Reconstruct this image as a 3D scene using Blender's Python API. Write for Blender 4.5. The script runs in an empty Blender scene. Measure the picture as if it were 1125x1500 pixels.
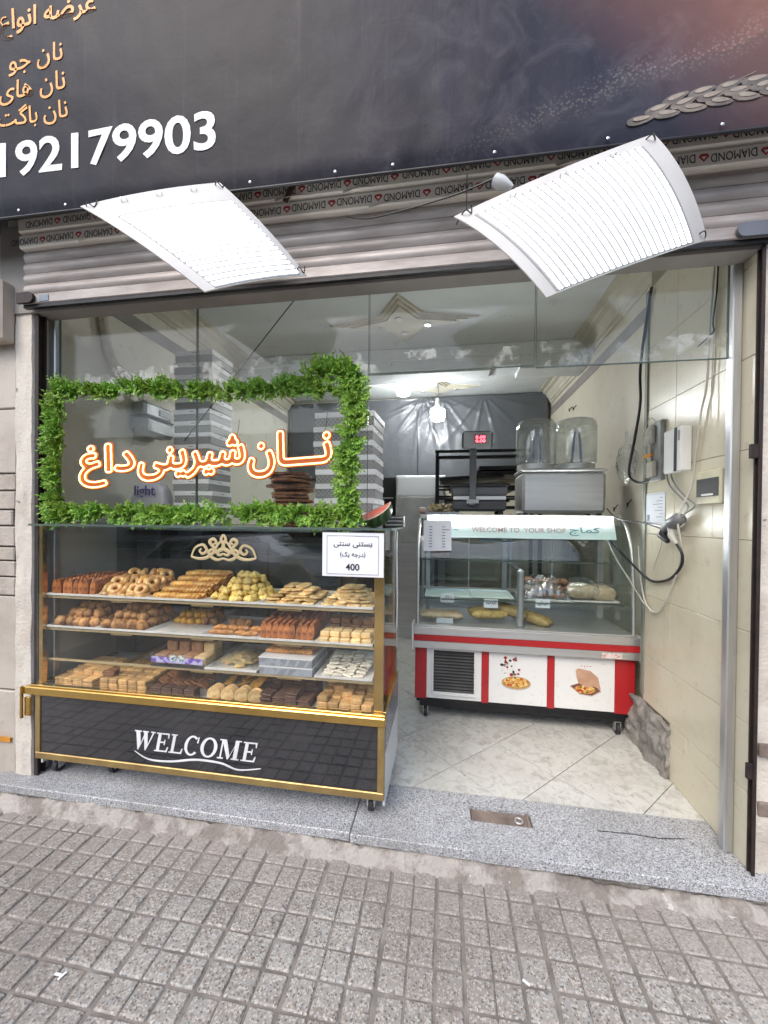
import bpy, math, random
from mathutils import Vector, Matrix, noise as mnoise

# ---------------------------------------------------------------- camera, sky, sun, exposure
SC = bpy.context.scene
COL = SC.collection
YAW, PITCH, ROLL, FPX = math.radians(8.97), math.radians(-0.5), math.radians(0.57), 567.0
EYE = Vector((0, 0, 1.45))
cam_data = bpy.data.cameras.new('camera')
cam = bpy.data.objects.new('camera', cam_data)
COL.objects.link(cam)
CAM_R = (Matrix.Rotation(YAW, 4, 'Z') @ Matrix.Rotation(math.pi / 2 + PITCH, 4, 'X') @ Matrix.Rotation(ROLL, 4, 'Z'))
cam.matrix_world = Matrix.Translation(EYE) @ CAM_R
cam_data.sensor_fit = 'HORIZONTAL'
cam_data.sensor_width = 36.0
cam_data.lens = FPX / 1125.0 * 36.0
cam_data.shift_y = 17.0 / 1125.0
cam_data.clip_start = 0.02
cam_data.clip_end = 600
SC.camera = cam

world = bpy.data.worlds.new('World')
SC.world = world
world.use_nodes = True
wn = world.node_tree.nodes
sky = wn.new('ShaderNodeTexSky')
sky.sky_type = 'NISHITA'
sky.sun_disc = False
SUN_EL, SUN_AZ = math.radians(48), math.radians(205)      # azimuth from +Y, clockwise
sky.sun_elevation = SUN_EL
sky.sun_rotation = SUN_AZ
sky.dust_density = 2.5
sky.air_density = 1.2
bg = wn['Background']
bg.inputs['Strength'].default_value = 0.13
world.node_tree.links.new(sky.outputs[0], bg.inputs['Color'])

sun_data = bpy.data.lights.new('sun', 'SUN')
sun_data.energy = 0.7
sun_data.angle = math.radians(35)
sun_data.color = (1.0, 0.95, 0.88)
sun = bpy.data.objects.new('sun', sun_data)
COL.objects.link(sun)
sd = Vector((math.sin(SUN_AZ) * math.cos(SUN_EL), math.cos(SUN_AZ) * math.cos(SUN_EL), math.sin(SUN_EL)))
sun.rotation_euler = sd.to_track_quat('Z', 'Y').to_euler()
sun.location = (0, -6, 12)

SC.view_settings.view_transform = 'Standard'
SC.view_settings.look = 'None'
SC.view_settings.exposure = 1.24
SC.view_settings.gamma = 1.0
SC.view_settings.use_curve_mapping = False
SC.render.engine = 'CYCLES'
cy = SC.cycles
cy.max_bounces = 10
cy.diffuse_bounces = 4
cy.glossy_bounces = 5
cy.transmission_bounces = 8
cy.transparent_max_bounces = 40
cy.caustics_reflective = False
cy.caustics_refractive = False
cy.sample_clamp_indirect = 6.0
cy.use_denoising = True

rnd = random.Random(7)

# ---------------------------------------------------------------- helpers: rays of the photo onto real planes
def ray(px, py):
    return (CAM_R.to_3x3() @ Vector(((px - 562.5) / FPX, (767 - py) / FPX, -1.0)))
def at_y(px, py, Y):
    d = ray(px, py); return EYE + d * (Y / d.y)
def at_x(px, py, X):
    d = ray(px, py); return EYE + d * (X / d.x)
def at_z(px, py, Z):
    d = ray(px, py); return EYE + d * ((Z - EYE.z) / d.z)
def to_px(p):
    q = CAM_R.to_3x3().transposed() @ (Vector(p) - EYE)
    if q.z > -0.02: return None
    return 562.5 + FPX * q.x / -q.z, 767 - FPX * q.y / -q.z

# ---------------------------------------------------------------- helpers: meshes
class MB:
    def __init__(s): s.v = []; s.f = []
    def add(s, vs, fs, M=None):
        b = len(s.v)
        s.v += [tuple(M @ Vector(p)) for p in vs] if M is not None else [tuple(p) for p in vs]
        s.f += [tuple(i + b for i in f) for f in fs]
        return s
    def box(s, x0, x1, y0, y1, z0, z1, ch=0.0, M=None):
        if ch <= 0:
            vs = [(x, y, z) for x in (x0, x1) for y in (y0, y1) for z in (z0, z1)]
            fs = [(0, 1, 3, 2), (4, 6, 7, 5), (0, 4, 5, 1), (2, 3, 7, 6), (0, 2, 6, 4), (1, 5, 7, 3)]
            return s.add(vs, fs, M)
        ch = min(ch, abs(x1 - x0) * .45, abs(y1 - y0) * .45, abs(z1 - z0) * .45)
        lo, hi = (x0, y0, z0), (x1, y1, z1)
        vs = []; idx = {}
        for c in range(8):
            sg = ((c >> 2) & 1, (c >> 1) & 1, c & 1)
            for a in range(3):
                p = [0, 0, 0]
                for k in range(3):
                    full = hi[k] if sg[k] else lo[k]
                    p[k] = full if k == a else (full - ch if sg[k] else full + ch)
                idx[(c, a)] = len(vs); vs.append(tuple(p))
        fs = []
        bit = (4, 2, 1)
        for a in range(3):
            b_, c_ = (a + 1) % 3, (a + 2) % 3
            for side in (0, 1):
                base = bit[a] if side else 0
                q = [base, base | bit[b_], base | bit[b_] | bit[c_], base | bit[c_]]
                f = [idx[(k, a)] for k in q]
                fs.append(tuple(f if side else f[::-1]))
        for a in range(3):
            b_, c_ = (a + 1) % 3, (a + 2) % 3
            for k in range(4):
                base = (bit[b_] if k & 1 else 0) | (bit[c_] if k & 2 else 0)
                c0, c1 = base, base | bit[a]
                f = [idx[(c0, b_)], idx[(c1, b_)], idx[(c1, c_)], idx[(c0, c_)]]
                fs.append(tuple(f if k in (0, 3) else f[::-1]))
        for c in range(8):
            par = bin(c).count('1') & 1
            f = [idx[(c, 0)], idx[(c, 1)], idx[(c, 2)]]
            fs.append(tuple(f if par else f[::-1]))
        return s.add(vs, fs, M)
    def tube(s, pts, r, seg=8, cap=True, closed=False):
        pts = [Vector(p) for p in pts]; n = len(pts)
        rr = r if isinstance(r, (list, tuple)) else [r] * n
        vs = []; up = None
        for i, p in enumerate(pts):
            if closed: t = pts[(i + 1) % n] - pts[i - 1]
            else: t = pts[min(i + 1, n - 1)] - pts[max(i - 1, 0)]
            if t.length < 1e-9: t = Vector((0, 0, 1))
            t.normalize()
            if up is None:
                up = Vector((0, 0, 1)) if abs(t.z) < .9 else Vector((0, 1, 0))
            u = up - t * up.dot(t)
            if u.length < 1e-6: u = t.orthogonal()
            u.normalize(); up = u; w = t.cross(u)
            for k in range(seg):
                a = 2 * math.pi * k / seg
                vs.append(p + (u * math.cos(a) + w * math.sin(a)) * rr[i])
        fs = []
        for i in range(n if closed else n - 1):
            j = (i + 1) % n
            for k in range(seg):
                fs.append((i * seg + k, i * seg + (k + 1) % seg, j * seg + (k + 1) % seg, j * seg + k))
        if cap and not closed:
            fs.append(tuple(range(seg))[::-1]); fs.append(tuple((n - 1) * seg + k for k in range(seg)))
        return s.add(vs, fs)
    def lathe(s, prof, seg=16, M=None, fr=None, cap=True):
        vs = []; n = len(prof)
        for (r, z) in prof:
            for k in range(seg):
                a = 2 * math.pi * k / seg
                q = r * (fr(a) if fr else 1)
                vs.append((q * math.cos(a), q * math.sin(a), z))
        fs = [(i * seg + k, i * seg + (k + 1) % seg, (i + 1) * seg + (k + 1) % seg, (i + 1) * seg + k)
              for i in range(n - 1) for k in range(seg)]
        if cap:
            fs.append(tuple(range(seg))[::-1]); fs.append(tuple((n - 1) * seg + k for k in range(seg)))
        return s.add(vs, fs, M)
    def prism(s, poly, d0, d1, M=None):
        """poly: 2D outline (counter-clockwise) in local XZ, extruded along local Y from d0 to d1"""
        n = len(poly)
        vs = [(x, d0, z) for x, z in poly] + [(x, d1, z) for x, z in poly]
        fs = [tuple(range(n)), tuple(range(n, 2 * n))[::-1]]
        fs += [(i, i + n, (i + 1) % n + n, (i + 1) % n) for i in range(n)]
        return s.add(vs, fs, M)
    def grid(s, nx, ny, fn, M=None):
        vs = [fn(i / nx, j / ny) for j in range(ny + 1) for i in range(nx + 1)]
        fs = [(j * (nx + 1) + i, j * (nx + 1) + i + 1, (j + 1) * (nx + 1) + i + 1, (j + 1) * (nx + 1) + i)
              for j in range(ny) for i in range(nx)]
        return s.add(vs, fs, M)
    def sheet(s, nx, ny, fn, th):
        """a grid with real thickness th along its normal"""
        P = [[Vector(fn(i / nx, j / ny)) for i in range(nx + 1)] for j in range(ny + 1)]
        top = []; bot = []
        for j in range(ny + 1):
            for i in range(nx + 1):
                a = P[j][min(i + 1, nx)] - P[j][max(i - 1, 0)]
                b = P[min(j + 1, ny)][i] - P[max(j - 1, 0)][i]
                n = a.cross(b)
                n = n.normalized() if n.length > 1e-12 else Vector((0, 0, 1))
                top.append(P[j][i] + n * th / 2); bot.append(P[j][i] - n * th / 2)
        N = len(top); W = nx + 1
        fs = []
        for j in range(ny):
            for i in range(nx):
                q = (j * W + i, j * W + i + 1, (j + 1) * W + i + 1, (j + 1) * W + i)
                fs.append(q); fs.append(tuple(N + k for k in q[::-1]))
        edge = [i for i in range(W)] + [j * W + nx for j in range(1, ny + 1)] + \
               [ny * W + i for i in range(nx - 1, -1, -1)] + [j * W for j in range(ny - 1, 0, -1)]
        for k in range(len(edge)):
            a, b = edge[k], edge[(k + 1) % len(edge)]
            fs.append((b, a, a + N, b + N))
        return s.add(top + bot, fs)
    def mesh(s, name, mat, smooth=None):
        me = bpy.data.meshes.new(name)
        me.from_pydata(s.v, [], s.f)
        if mat is not None: me.materials.append(mat)
        if smooth:
            me.polygons.foreach_set('use_smooth', [True] * len(me.polygons))
            if smooth < 179: me.set_sharp_from_angle(angle=math.radians(smooth))
        me.update()
        return me
    def build(s, name, mat, parent=None, smooth=None, **kw):
        return link(name, s.mesh(name, mat, smooth), parent, **kw)

ROOTS = {}
def link(name, me, parent=None, label=None, cat=None, group=None, kind=None):
    o = bpy.data.objects.new(name, me)
    COL.objects.link(o)
    if parent is not None:
        o.parent = parent
        if parent.name in ROOTS: o.matrix_parent_inverse = ROOTS[parent.name]
    tag(o, label, cat, group, kind)
    return o
def tag(o, label=None, cat=None, group=None, kind=None):
    if label: o['label'] = label
    if cat: o['category'] = cat
    if group: o['group'] = group
    if kind: o['kind'] = kind
    return o
def thing(name, label, cat, loc=(0, 0, 0), group=None):
    """Empty at the thing's base; children are then written in world coordinates"""
    o = bpy.data.objects.new(name, None)
    o.empty_display_size = .1
    COL.objects.link(o)
    o.location = loc
    ROOTS[o.name] = Matrix.Translation(-Vector(loc))
    return tag(o, label, cat, group)
def copy_tree(o, M, label=None, group=None):
    """a copy of a thing, its parts and sub-parts, moved by M"""
    r = o.copy(); COL.objects.link(r)
    r.matrix_world = M
    if label: r['label'] = label
    if group: r['group'] = group
    for ch in o.children:
        c = ch.copy(); COL.objects.link(c); c.parent = r
        for g in ch.children:
            d = g.copy(); COL.objects.link(d); d.parent = c
    return r
def smooth_path(pts, n=8):
    """Catmull-Rom through the points"""
    P = [Vector(p) for p in pts]; out = []
    for i in range(len(P) - 1):
        p0 = P[max(i - 1, 0)]; p1 = P[i]; p2 = P[i + 1]; p3 = P[min(i + 2, len(P) - 1)]
        for k in range(n):
            t = k / n
            out.append(.5 * ((2 * p1) + (p2 - p0) * t + (2 * p0 - 5 * p1 + 4 * p2 - p3) * t * t + (3 * p1 - p0 - 3 * p2 + p3) * t ** 3))
    out.append(P[-1])
    return out

# ---------------------------------------------------------------- helpers: lettering
FORMS = {  # isolated, final, initial, medial
 'ا': (0xFE8D, 0xFE8E), 'ب': (0xFE8F, 0xFE90, 0xFE91, 0xFE92), 'ت': (0xFE95, 0xFE96, 0xFE97, 0xFE98),
 'ج': (0xFE9D, 0xFE9E, 0xFE9F, 0xFEA0), 'خ': (0xFEA5, 0xFEA6, 0xFEA7, 0xFEA8), 'د': (0xFEA9, 0xFEAA),
 'ر': (0xFEAD, 0xFEAE), 'س': (0xFEB1, 0xFEB2, 0xFEB3, 0xFEB4), 'ش': (0xFEB5, 0xFEB6, 0xFEB7, 0xFEB8),
 'ض': (0xFEBD, 0xFEBE, 0xFEBF, 0xFEC0), 'ع': (0xFEC9, 0xFECA, 0xFECB, 0xFECC), 'غ': (0xFECD, 0xFECE, 0xFECF, 0xFED0),
 'ف': (0xFED1, 0xFED2, 0xFED3, 0xFED4), 'ل': (0xFEDD, 0xFEDE, 0xFEDF, 0xFEE0), 'م': (0xFEE1, 0xFEE2, 0xFEE3, 0xFEE4),
 'ن': (0xFEE5, 0xFEE6, 0xFEE7, 0xFEE8), 'ه': (0xFEE9, 0xFEEA, 0xFEEB, 0xFEEC), 'و': (0xFEED, 0xFEEE),
 'ک': (0xFB8E, 0xFB8F, 0xFB90, 0xFB91), 'گ': (0xFB92, 0xFB93, 0xFB94, 0xFB95), 'ی': (0xFBFC, 0xFBFD, 0xFEF3, 0xFEF4),
}
def persian(s):
    out = []
    for i, c in enumerate(s):
        if c not in FORMS: out.append(c); continue
        F = FORMS[c]
        p = s[i - 1] if i else ' '; n = s[i + 1] if i + 1 < len(s) else ' '
        jp = p == 'ـ' or (p in FORMS and len(FORMS[p]) == 4)
        jn = len(F) == 4 and (n == 'ـ' or n in FORMS)
        out.append(chr(F[3] if jp and jn else F[1] if jp else F[2] if jn else F[0]))
    flip = {'(': ')', ')': '('}
    return ''.join(flip.get(c, c) for c in out[::-1])
def text_mesh(body, extrude=0.0, offset=0.0, shear=0.0, res=4, spacing=1.0, fill=True):
    cu = bpy.data.curves.new('lettering', 'FONT')
    cu.body = body; cu.extrude = extrude; cu.offset = offset; cu.shear = shear
    cu.resolution_u = res; cu.space_character = spacing
    o = bpy.data.objects.new('lettering', cu)
    COL.objects.link(o)
    dg = bpy.context.evaluated_depsgraph_get(); dg.update()
    me = bpy.data.meshes.new_from_object(o.evaluated_get(dg))
    bpy.data.objects.remove(o); bpy.data.curves.remove(cu)
    return me
def lettering(name, body, mat, parent, O, ux, uy, w=None, h=None, th=.0008, align='L', **kw):
    """letters standing on the plane through O spanned by unit vectors ux, uy; scaled to width w and/or height h"""
    me = text_mesh(body, extrude=.01, **kw)
    xs = [v.co.x for v in me.vertices]; ys = [v.co.y for v in me.vertices]
    x0, x1, y0, y1 = min(xs), max(xs), min(ys), max(ys)
    sx = w / (x1 - x0) if w else None; sy = h / (y1 - y0) if h else None
    sx = sx or sy; sy = sy or sx
    ux = Vector(ux).normalized(); uy = Vector(uy).normalized(); nz = ux.cross(uy)
    ox = x0 if align == 'L' else x1 if align == 'R' else (x0 + x1) / 2
    for v in me.vertices:
        c = v.co
        v.co = Vector(O) + ux * ((c.x - ox) * sx) + uy * ((c.y - y0) * sy) + nz * (c.z * th * 100)
    me.materials.clear(); me.materials.append(mat)
    me.name = name
    return link(name, me, parent)

# ---------------------------------------------------------------- helpers: materials
def nt(name):
    m = bpy.data.materials.new(name); m.use_nodes = True
    t = m.node_tree
    return m, t.nodes, t.links, t.nodes['Principled BSDF']
def coords(N, kind='Object', scale=(1, 1, 1)):
    tc = N.new('ShaderNodeTexCoord')
    mp = N.new('ShaderNodeMapping'); mp.inputs['Scale'].default_value = scale
    N.id_data.links.new(tc.outputs[kind], mp.inputs[0])
    return mp.outputs[0]
def noise(N, L, vec, scale, detail=4, rough=.55, dist=0):
    n = N.new('ShaderNodeTexNoise')
    n.inputs['Scale'].default_value = scale; n.inputs['Detail'].default_value = detail
    n.inputs['Roughness'].default_value = rough; n.inputs['Distortion'].default_value = dist
    L.new(vec, n.inputs['Vector']); return n
def ramp(N, L, fac, stops, interp='LINEAR'):
    r = N.new('ShaderNodeValToRGB'); r.color_ramp.interpolation = interp
    e = r.color_ramp.elements
    while len(e) < len(stops): e.new(.5)
    for k, (p, c) in enumerate(stops):
        e[k].position = p
        e[k].color = (c, c, c, 1) if isinstance(c, (int, float)) else (*c, 1)
    L.new(fac, r.inputs[0]); return r.outputs[0]
def mixc(N, L, fac, a, b, mode='MIX'):
    m = N.new('ShaderNodeMix'); m.data_type = 'RGBA'; m.blend_type = mode
    for sock, v in ((m.inputs['Factor'], fac), (m.inputs[6], a), (m.inputs[7], b)):
        if isinstance(v, (int, float)): sock.default_value = v
        elif isinstance(v, tuple): sock.default_value = (*v, 1)
        else: L.new(v, sock)
    return m.outputs[2]
def math_(N, L, op, a, b=None, c=None, clamp=False):
    m = N.new('ShaderNodeMath'); m.operation = op; m.use_clamp = clamp
    for k, v in enumerate((a, b, c)):
        if v is None: continue
        if isinstance(v, (int, float)): m.inputs[k].default_value = v
        else: L.new(v, m.inputs[k])
    return m.outputs[0]
def bump(N, L, P, height, dist=.002, strength=1.0):
    b = N.new('ShaderNodeBump'); b.inputs['Distance'].default_value = dist; b.inputs['Strength'].default_value = strength
    L.new(height, b.inputs['Height']); L.new(b.outputs[0], P.inputs['Normal']); return b
def pm(name, col, rough=.5, metal=0.0, col2=None, scale=6, lo=.35, hi=.65, bmp=0.0, bscale=60, rv=.1, rnd_v=0.0, coat=0.0, spec=.5, vec_scale=(1, 1, 1), sub=0.0, detail=5):
    """general worn surface: two colours mixed by noise, uneven gloss, fine relief, optional tone shift per object"""
    m, N, L, P = nt(name)
    v = coords(N, scale=vec_scale)
    col2 = col2 or tuple(c * .72 for c in col)
    n = noise(N, L, v, scale, detail)
    c = mixc(N, L, ramp(N, L, n.outputs['Fac'], [(lo, 0.0), (hi, 1.0)]), col, col2)
    if rnd_v:
        oi = N.new('ShaderNodeObjectInfo')
        k = math_(N, L, 'MULTIPLY_ADD', oi.outputs['Random'], 2 * rnd_v, 1 - rnd_v)
        hs = N.new('ShaderNodeHueSaturation'); L.new(k, hs.inputs['Value']); L.new(c, hs.inputs['Color']); c = hs.outputs[0]
    L.new(c, P.inputs['Base Color'])
    r = math_(N, L, 'MULTIPLY_ADD', n.outputs['Fac'], 2 * rv, rough - rv, clamp=True)
    L.new(r, P.inputs['Roughness'])
    P.inputs['Metallic'].default_value = metal
    P.inputs['Coat Weight'].default_value = coat
    P.inputs['Specular IOR Level'].default_value = spec
    if sub:
        P.inputs['Subsurface Weight'].default_value = sub; P.inputs['Subsurface Radius'].default_value = (.01, .006, .003)
    if bmp:
        n2 = noise(N, L, v, bscale, 4)
        bump(N, L, P, n2.outputs['Fac'], bmp)
    return m
def emit(name, col, s):
    m, N, L, P = nt(name)
    P.inputs['Base Color'].default_value = (.8, .8, .8, 1)
    P.inputs['Emission Color'].default_value = (*col, 1); P.inputs['Emission Strength'].default_value = s
    return m
def glass(name, tint=(.93, .975, .955), rough=.01, base=.04, smear=None, dust_or_sheen=0.0):
    """thin clear pane: transparent body, Schlick reflection, optional dusty film or painted white sheen"""
    m, N, L, P = nt(name)
    N.remove(P)
    out = N['Material Output']
    tr = N.new('ShaderNodeBsdfTransparent'); tr.inputs[0].default_value = (*tint, 1)
    gl = N.new('ShaderNodeBsdfGlossy'); gl.inputs['Roughness'].default_value = rough
    lw = N.new('ShaderNodeLayerWeight'); lw.inputs[0].default_value = .5
    f5 = math_(N, L, 'POWER', lw.outputs['Facing'], 5.0)
    fr = math_(N, L, 'MULTIPLY_ADD', f5, 1 - base, base)
    mx = N.new('ShaderNodeMixShader')
    L.new(fr, mx.inputs[0]); L.new(tr.outputs[0], mx.inputs[1]); L.new(gl.outputs[0], mx.inputs[2])
    res = mx.outputs[0]
    if dust_or_sheen:
        v = coords(N)
        n = noise(N, L, v, 3.0, 6, .6); n2 = noise(N, L, v, 30, 4, .7)
        k = math_(N, L, 'MULTIPLY', ramp(N, L, n.outputs['Fac'], [(.4, 0.0), (.75, 1.0)]), n2.outputs['Fac'])
        k = math_(N, L, 'MULTIPLY', k, dust_or_sheen)
        if smear:   # dried glue and scraped sticker film between two heights
            sx = N.new('ShaderNodeSeparateXYZ'); L.new(v, sx.inputs[0])
            z = math_(N, L, 'ADD', sx.outputs['Z'], math_(N, L, 'MULTIPLY', n.outputs['Fac'], .12))
            band = math_(N, L, 'MULTIPLY', math_(N, L, 'GREATER_THAN', z, smear[0]), math_(N, L, 'LESS_THAN', z, smear[1]))
            n3 = noise(N, L, v, 9, 7, .7)
            band = math_(N, L, 'MULTIPLY', band, ramp(N, L, n3.outputs['Fac'], [(.52, 0.0), (.6, smear[2])]))
            k = math_(N, L, 'ADD', k, band, clamp=True)
        df = N.new('ShaderNodeBsdfDiffuse'); df.inputs[0].default_value = (.7, .72, .7, 1)
        m2 = N.new('ShaderNodeMixShader')
        L.new(k, m2.inputs[0]); L.new(res, m2.inputs[1]); L.new(df.outputs[0], m2.inputs[2]); res = m2.outputs[0]
    L.new(res, out.inputs['Surface'])
    return m

# ---------------------------------------------------------------- materials of the setting
def world_vec(N): return N.new('ShaderNodeNewGeometry').outputs['Position']
def m_terrazzo():
    m, N, L, P = nt('terrazzo_block')
    v = world_vec(N)
    oi = N.new('ShaderNodeObjectInfo')
    sn = N.new('ShaderNodeVectorMath'); sn.operation = 'SNAP'; L.new(v, sn.inputs[0]); sn.inputs[1].default_value = (PITCH_B * 3, PITCH_B * 3, 10)
    wn_ = N.new('ShaderNodeTexWhiteNoise'); L.new(sn.outputs[0], wn_.inputs['Vector'])
    tone = math_(N, L, 'MULTIPLY_ADD', oi.outputs['Random'], .45, math_(N, L, 'MULTIPLY', wn_.outputs['Value'], .55))
    base = mixc(N, L, tone, (.24, .228, .208), (.405, .400, .382))
    big = noise(N, L, v, 1.3, 4)
    base = mixc(N, L, ramp(N, L, big.outputs['Fac'], [(.38, 0.0), (.62, .8)]), base, (.295, .272, .245))
    vo = N.new('ShaderNodeTexVoronoi'); vo.inputs['Scale'].default_value = 150; L.new(v, vo.inputs['Vector'])
    sc = N.new('ShaderNodeSeparateColor'); L.new(vo.outputs['Color'], sc.inputs[0])
    near = math_(N, L, 'LESS_THAN', vo.outputs['Distance'], .56)
    mot = noise(N, L, v, 75, 5, .75)
    base = mixc(N, L, ramp(N, L, mot.outputs['Fac'], [(.42, 0.0), (.68, .5)]), base, (.20, .18, .165))
    white = math_(N, L, 'MULTIPLY', math_(N, L, 'GREATER_THAN', sc.outputs[0], .62), near)
    dark = math_(N, L, 'MULTIPLY', math_(N, L, 'LESS_THAN', sc.outputs[0], .17), near)
    brown = math_(N, L, 'MULTIPLY', math_(N, L, 'GREATER_THAN', sc.outputs[1], .72), near)
    c = mixc(N, L, math_(N, L, 'MULTIPLY', brown, .7), base, (.26, .19, .14))
    c = mixc(N, L, math_(N, L, 'MULTIPLY', white, .45), c, (.66, .63, .57))
    c = mixc(N, L, math_(N, L, 'MULTIPLY', dark, .58), c, (.05, .045, .045))
    # trodden dust, thicker towards the wall where the paving is never scrubbed
    sx = N.new('ShaderNodeSeparateXYZ'); L.new(v, sx.inputs[0])
    d1 = noise(N, L, v, 3.2, 6, .6)
    dust = math_(N, L, 'MULTIPLY_ADD', sx.outputs['Y'], 2.3, -3.05)
    dust = math_(N, L, 'ADD', dust, math_(N, L, 'MULTIPLY_ADD', d1.outputs['Fac'], 2.4, -1.2), clamp=True)
    c = mixc(N, L, math_(N, L, 'MULTIPLY', dust, .8), c, (.33, .285, .25))
    st = noise(N, L, v, .9, 5, .6, .8)
    c = mixc(N, L, ramp(N, L, st.outputs['Fac'], [(.48, 0.0), (.70, .6)]), c, (.165, .15, .138))
    sp = noise(N, L, v, 11, 3)
    c = mixc(N, L, ramp(N, L, sp.outputs['Fac'], [(.70, 0.0), (.74, .8)]), c, (.07, .065, .06))
    L.new(c, P.inputs['Base Color'])
    P.inputs['Roughness'].default_value = .72
    n2 = noise(N, L, v, 220, 3)
    h = math_(N, L, 'ADD', n2.outputs['Fac'], math_(N, L, 'MULTIPLY', near, -.5))
    bump(N, L, P, h, .0012)
    return m
def m_granite():
    m, N, L, P = nt('grey_granite')
    v = world_vec(N)
    vo = N.new('ShaderNodeTexVoronoi'); vo.inputs['Scale'].default_value = 300; L.new(v, vo.inputs['Vector'])
    sc = N.new('ShaderNodeSeparateColor'); L.new(vo.outputs['Color'], sc.inputs[0])
    c = ramp(N, L, sc.outputs[0], [(0.0, (.10, .10, .11)), (.13, (.24, .245, .26)), (.36, (.41, .42, .435)), (.65, (.52, .535, .55)), (.9, (.68, .69, .70))], 'CONSTANT')
    n1 = noise(N, L, v, 4, 6, .65)
    c = mixc(N, L, ramp(N, L, n1.outputs['Fac'], [(.52, 0.0), (.75, .55)]), c, (.22, .21, .195))
    n3 = noise(N, L, v, 1.1, 3)
    c = mixc(N, L, ramp(N, L, n3.outputs['Fac'], [(.4, 0.0), (.7, .3)]), c, (.16, .155, .15))
    L.new(c, P.inputs['Base Color']); P.inputs['Roughness'].default_value = .5
    bump(N, L, P, sc.outputs[1], .0005)
    return m
def m_marble():
    m, N, L, P = nt('floor_marble')
    v = world_vec(N)
    oi = N.new('ShaderNodeObjectInfo')
    va = N.new('ShaderNodeVectorMath'); va.operation = 'MULTIPLY_ADD'
    L.new(v, va.inputs[0]); va.inputs[1].default_value = (1, 1, 1); L.new(oi.outputs['Random'], va.inputs[2])
    n1 = noise(N, L, va.outputs[0], 17, 8, .74, 1.0)
    n2 = noise(N, L, va.outputs[0], 3, 3)
    c = mixc(N, L, ramp(N, L, n1.outputs['Fac'], [(.47, 0.0), (.64, .62)]), (.60, .605, .57), (.29, .27, .24))
    n4 = noise(N, L, va.outputs[0], 26, 6, .7, 1.5)
    c = mixc(N, L, ramp(N, L, n4.outputs['Fac'], [(.60, 0.0), (.68, .8)]), c, (.19, .165, .14))
    c = mixc(N, L, ramp(N, L, n2.outputs['Fac'], [(.45, 0.0), (.7, .45)]), c, (.45, .44, .41))
    L.new(c, P.inputs['Base Color']); P.inputs['Roughness'].default_value = .33
    return m
def m_plaster(name, col, stain, lo=.5, hi=.72, scale=2.2, rough=.75, bmp=.002, flecks=None):
    m, N, L, P = nt(name)
    v = coords(N)
    n1 = noise(N, L, v, scale, 8, .62)
    c = mixc(N, L, ramp(N, L, n1.outputs['Fac'], [(lo, 0.0), (hi, .85)]), col, stain)
    n2 = noise(N, L, v, scale * 7, 5, .7)
    c = mixc(N, L, ramp(N, L, n2.outputs['Fac'], [(.58, 0.0), (.75, .4)]), c, tuple(k * .55 for k in stain))
    if flecks:
        n3 = noise(N, L, v, 24, 6, .65)
        c = mixc(N, L, ramp(N, L, n3.outputs['Fac'], [(.66, 0.0), (.69, .95)]), c, flecks)
    L.new(c, P.inputs['Base Color']); P.inputs['Roughness'].default_value = rough
    n4 = noise(N, L, v, 70, 5)
    bump(N, L, P, math_(N, L, 'ADD', n4.outputs['Fac'], n2.outputs['Fac']), bmp)
    return m

PITCH_B = .0915
M_BLOCK, M_GRANITE, M_MARBLE = m_terrazzo(), m_granite(), m_marble()
M_GROUT = pm('joint_mortar', (.26, .238, .215), .9, col2=(.155, .14, .128), scale=14, bmp=.002, bscale=120)
M_MORTAR = m_plaster('rough_mortar', (.44, .405, .37), (.22, .19, .165), .44, .58, 9, .9, .010, (.64, .61, .56))
M_ASPHALT = pm('asphalt', (.06, .06, .062), .85, col2=(.04, .04, .042), scale=3, bmp=.003, bscale=160)
M_KERB = pm('kerb_concrete', (.38, .37, .35), .85, scale=3, bmp=.002)
M_WALLTILE = m_plaster('beige_wall_tile', (.635, .585, .445), (.53, .47, .34), .5, .8, 3, .26, .0003)
M_WALLGROUT = pm('wall_grout', (.34, .30, .22), .85)
M_INNER = m_plaster('beige_paint', (.66, .61, .49), (.55, .49, .38), .45, .75, 1.5, .45, .001)
M_LEFTWALL = m_plaster('stained_plaster', (.70, .67, .57), (.50, .43, .34), .54, .74, 1.3, .6, .0015, None)
M_CEIL = m_plaster('ceiling_paint', (.72, .75, .74), (.62, .65, .65), .45, .8, .8, .8, .001)
M_GYPSUM = pm('gypsum_moulding', (.62, .59, .48), .7, col2=(.52, .48, .38), scale=5, bmp=.001)
M_BAND = pm('taupe_paint', (.33, .30, .28), .6, scale=3)
M_BEAM = m_plaster('peeling_white_paint', (.84, .88, .88), (.70, .76, .76), .5, .7, 2.5, .7, .002, (.42, .46, .46))
M_PIER = m_plaster('dirty_white_plaster', (.60, .555, .49), (.40, .33, .275), .50, .74, 3.0, .8, .004, (.14, .11, .095))
M_STONE = m_plaster('rose_stone', (.44, .39, .34), (.27, .225, .195), .45, .7, 4.0, .75, .004, (.23, .18, .165))
M_STONESLAB = m_plaster('pale_stone_slab', (.48, .43, .375), (.32, .275, .235), .45, .75, 3, .55, .001, (.28, .22, .2))
M_RAIL = pm('rusty_dark_steel', (.022, .017, .017), .6, .3, col2=(.045, .028, .024), scale=18, bmp=.001)
M_ALU = pm('aluminium', (.62, .63, .64), .38, .9, col2=(.5, .5, .51), scale=5, vec_scale=(6, 6, .6), rv=.08)
M_STEEL = pm('brushed_steel', (.70, .70, .69), .42, .85, col2=(.62, .62, .61), scale=4, vec_scale=(.5, 6, 9), rv=.08)
M_DARKMETAL = pm('black_metal', (.022, .022, .024), .45, .4, scale=9)
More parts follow.
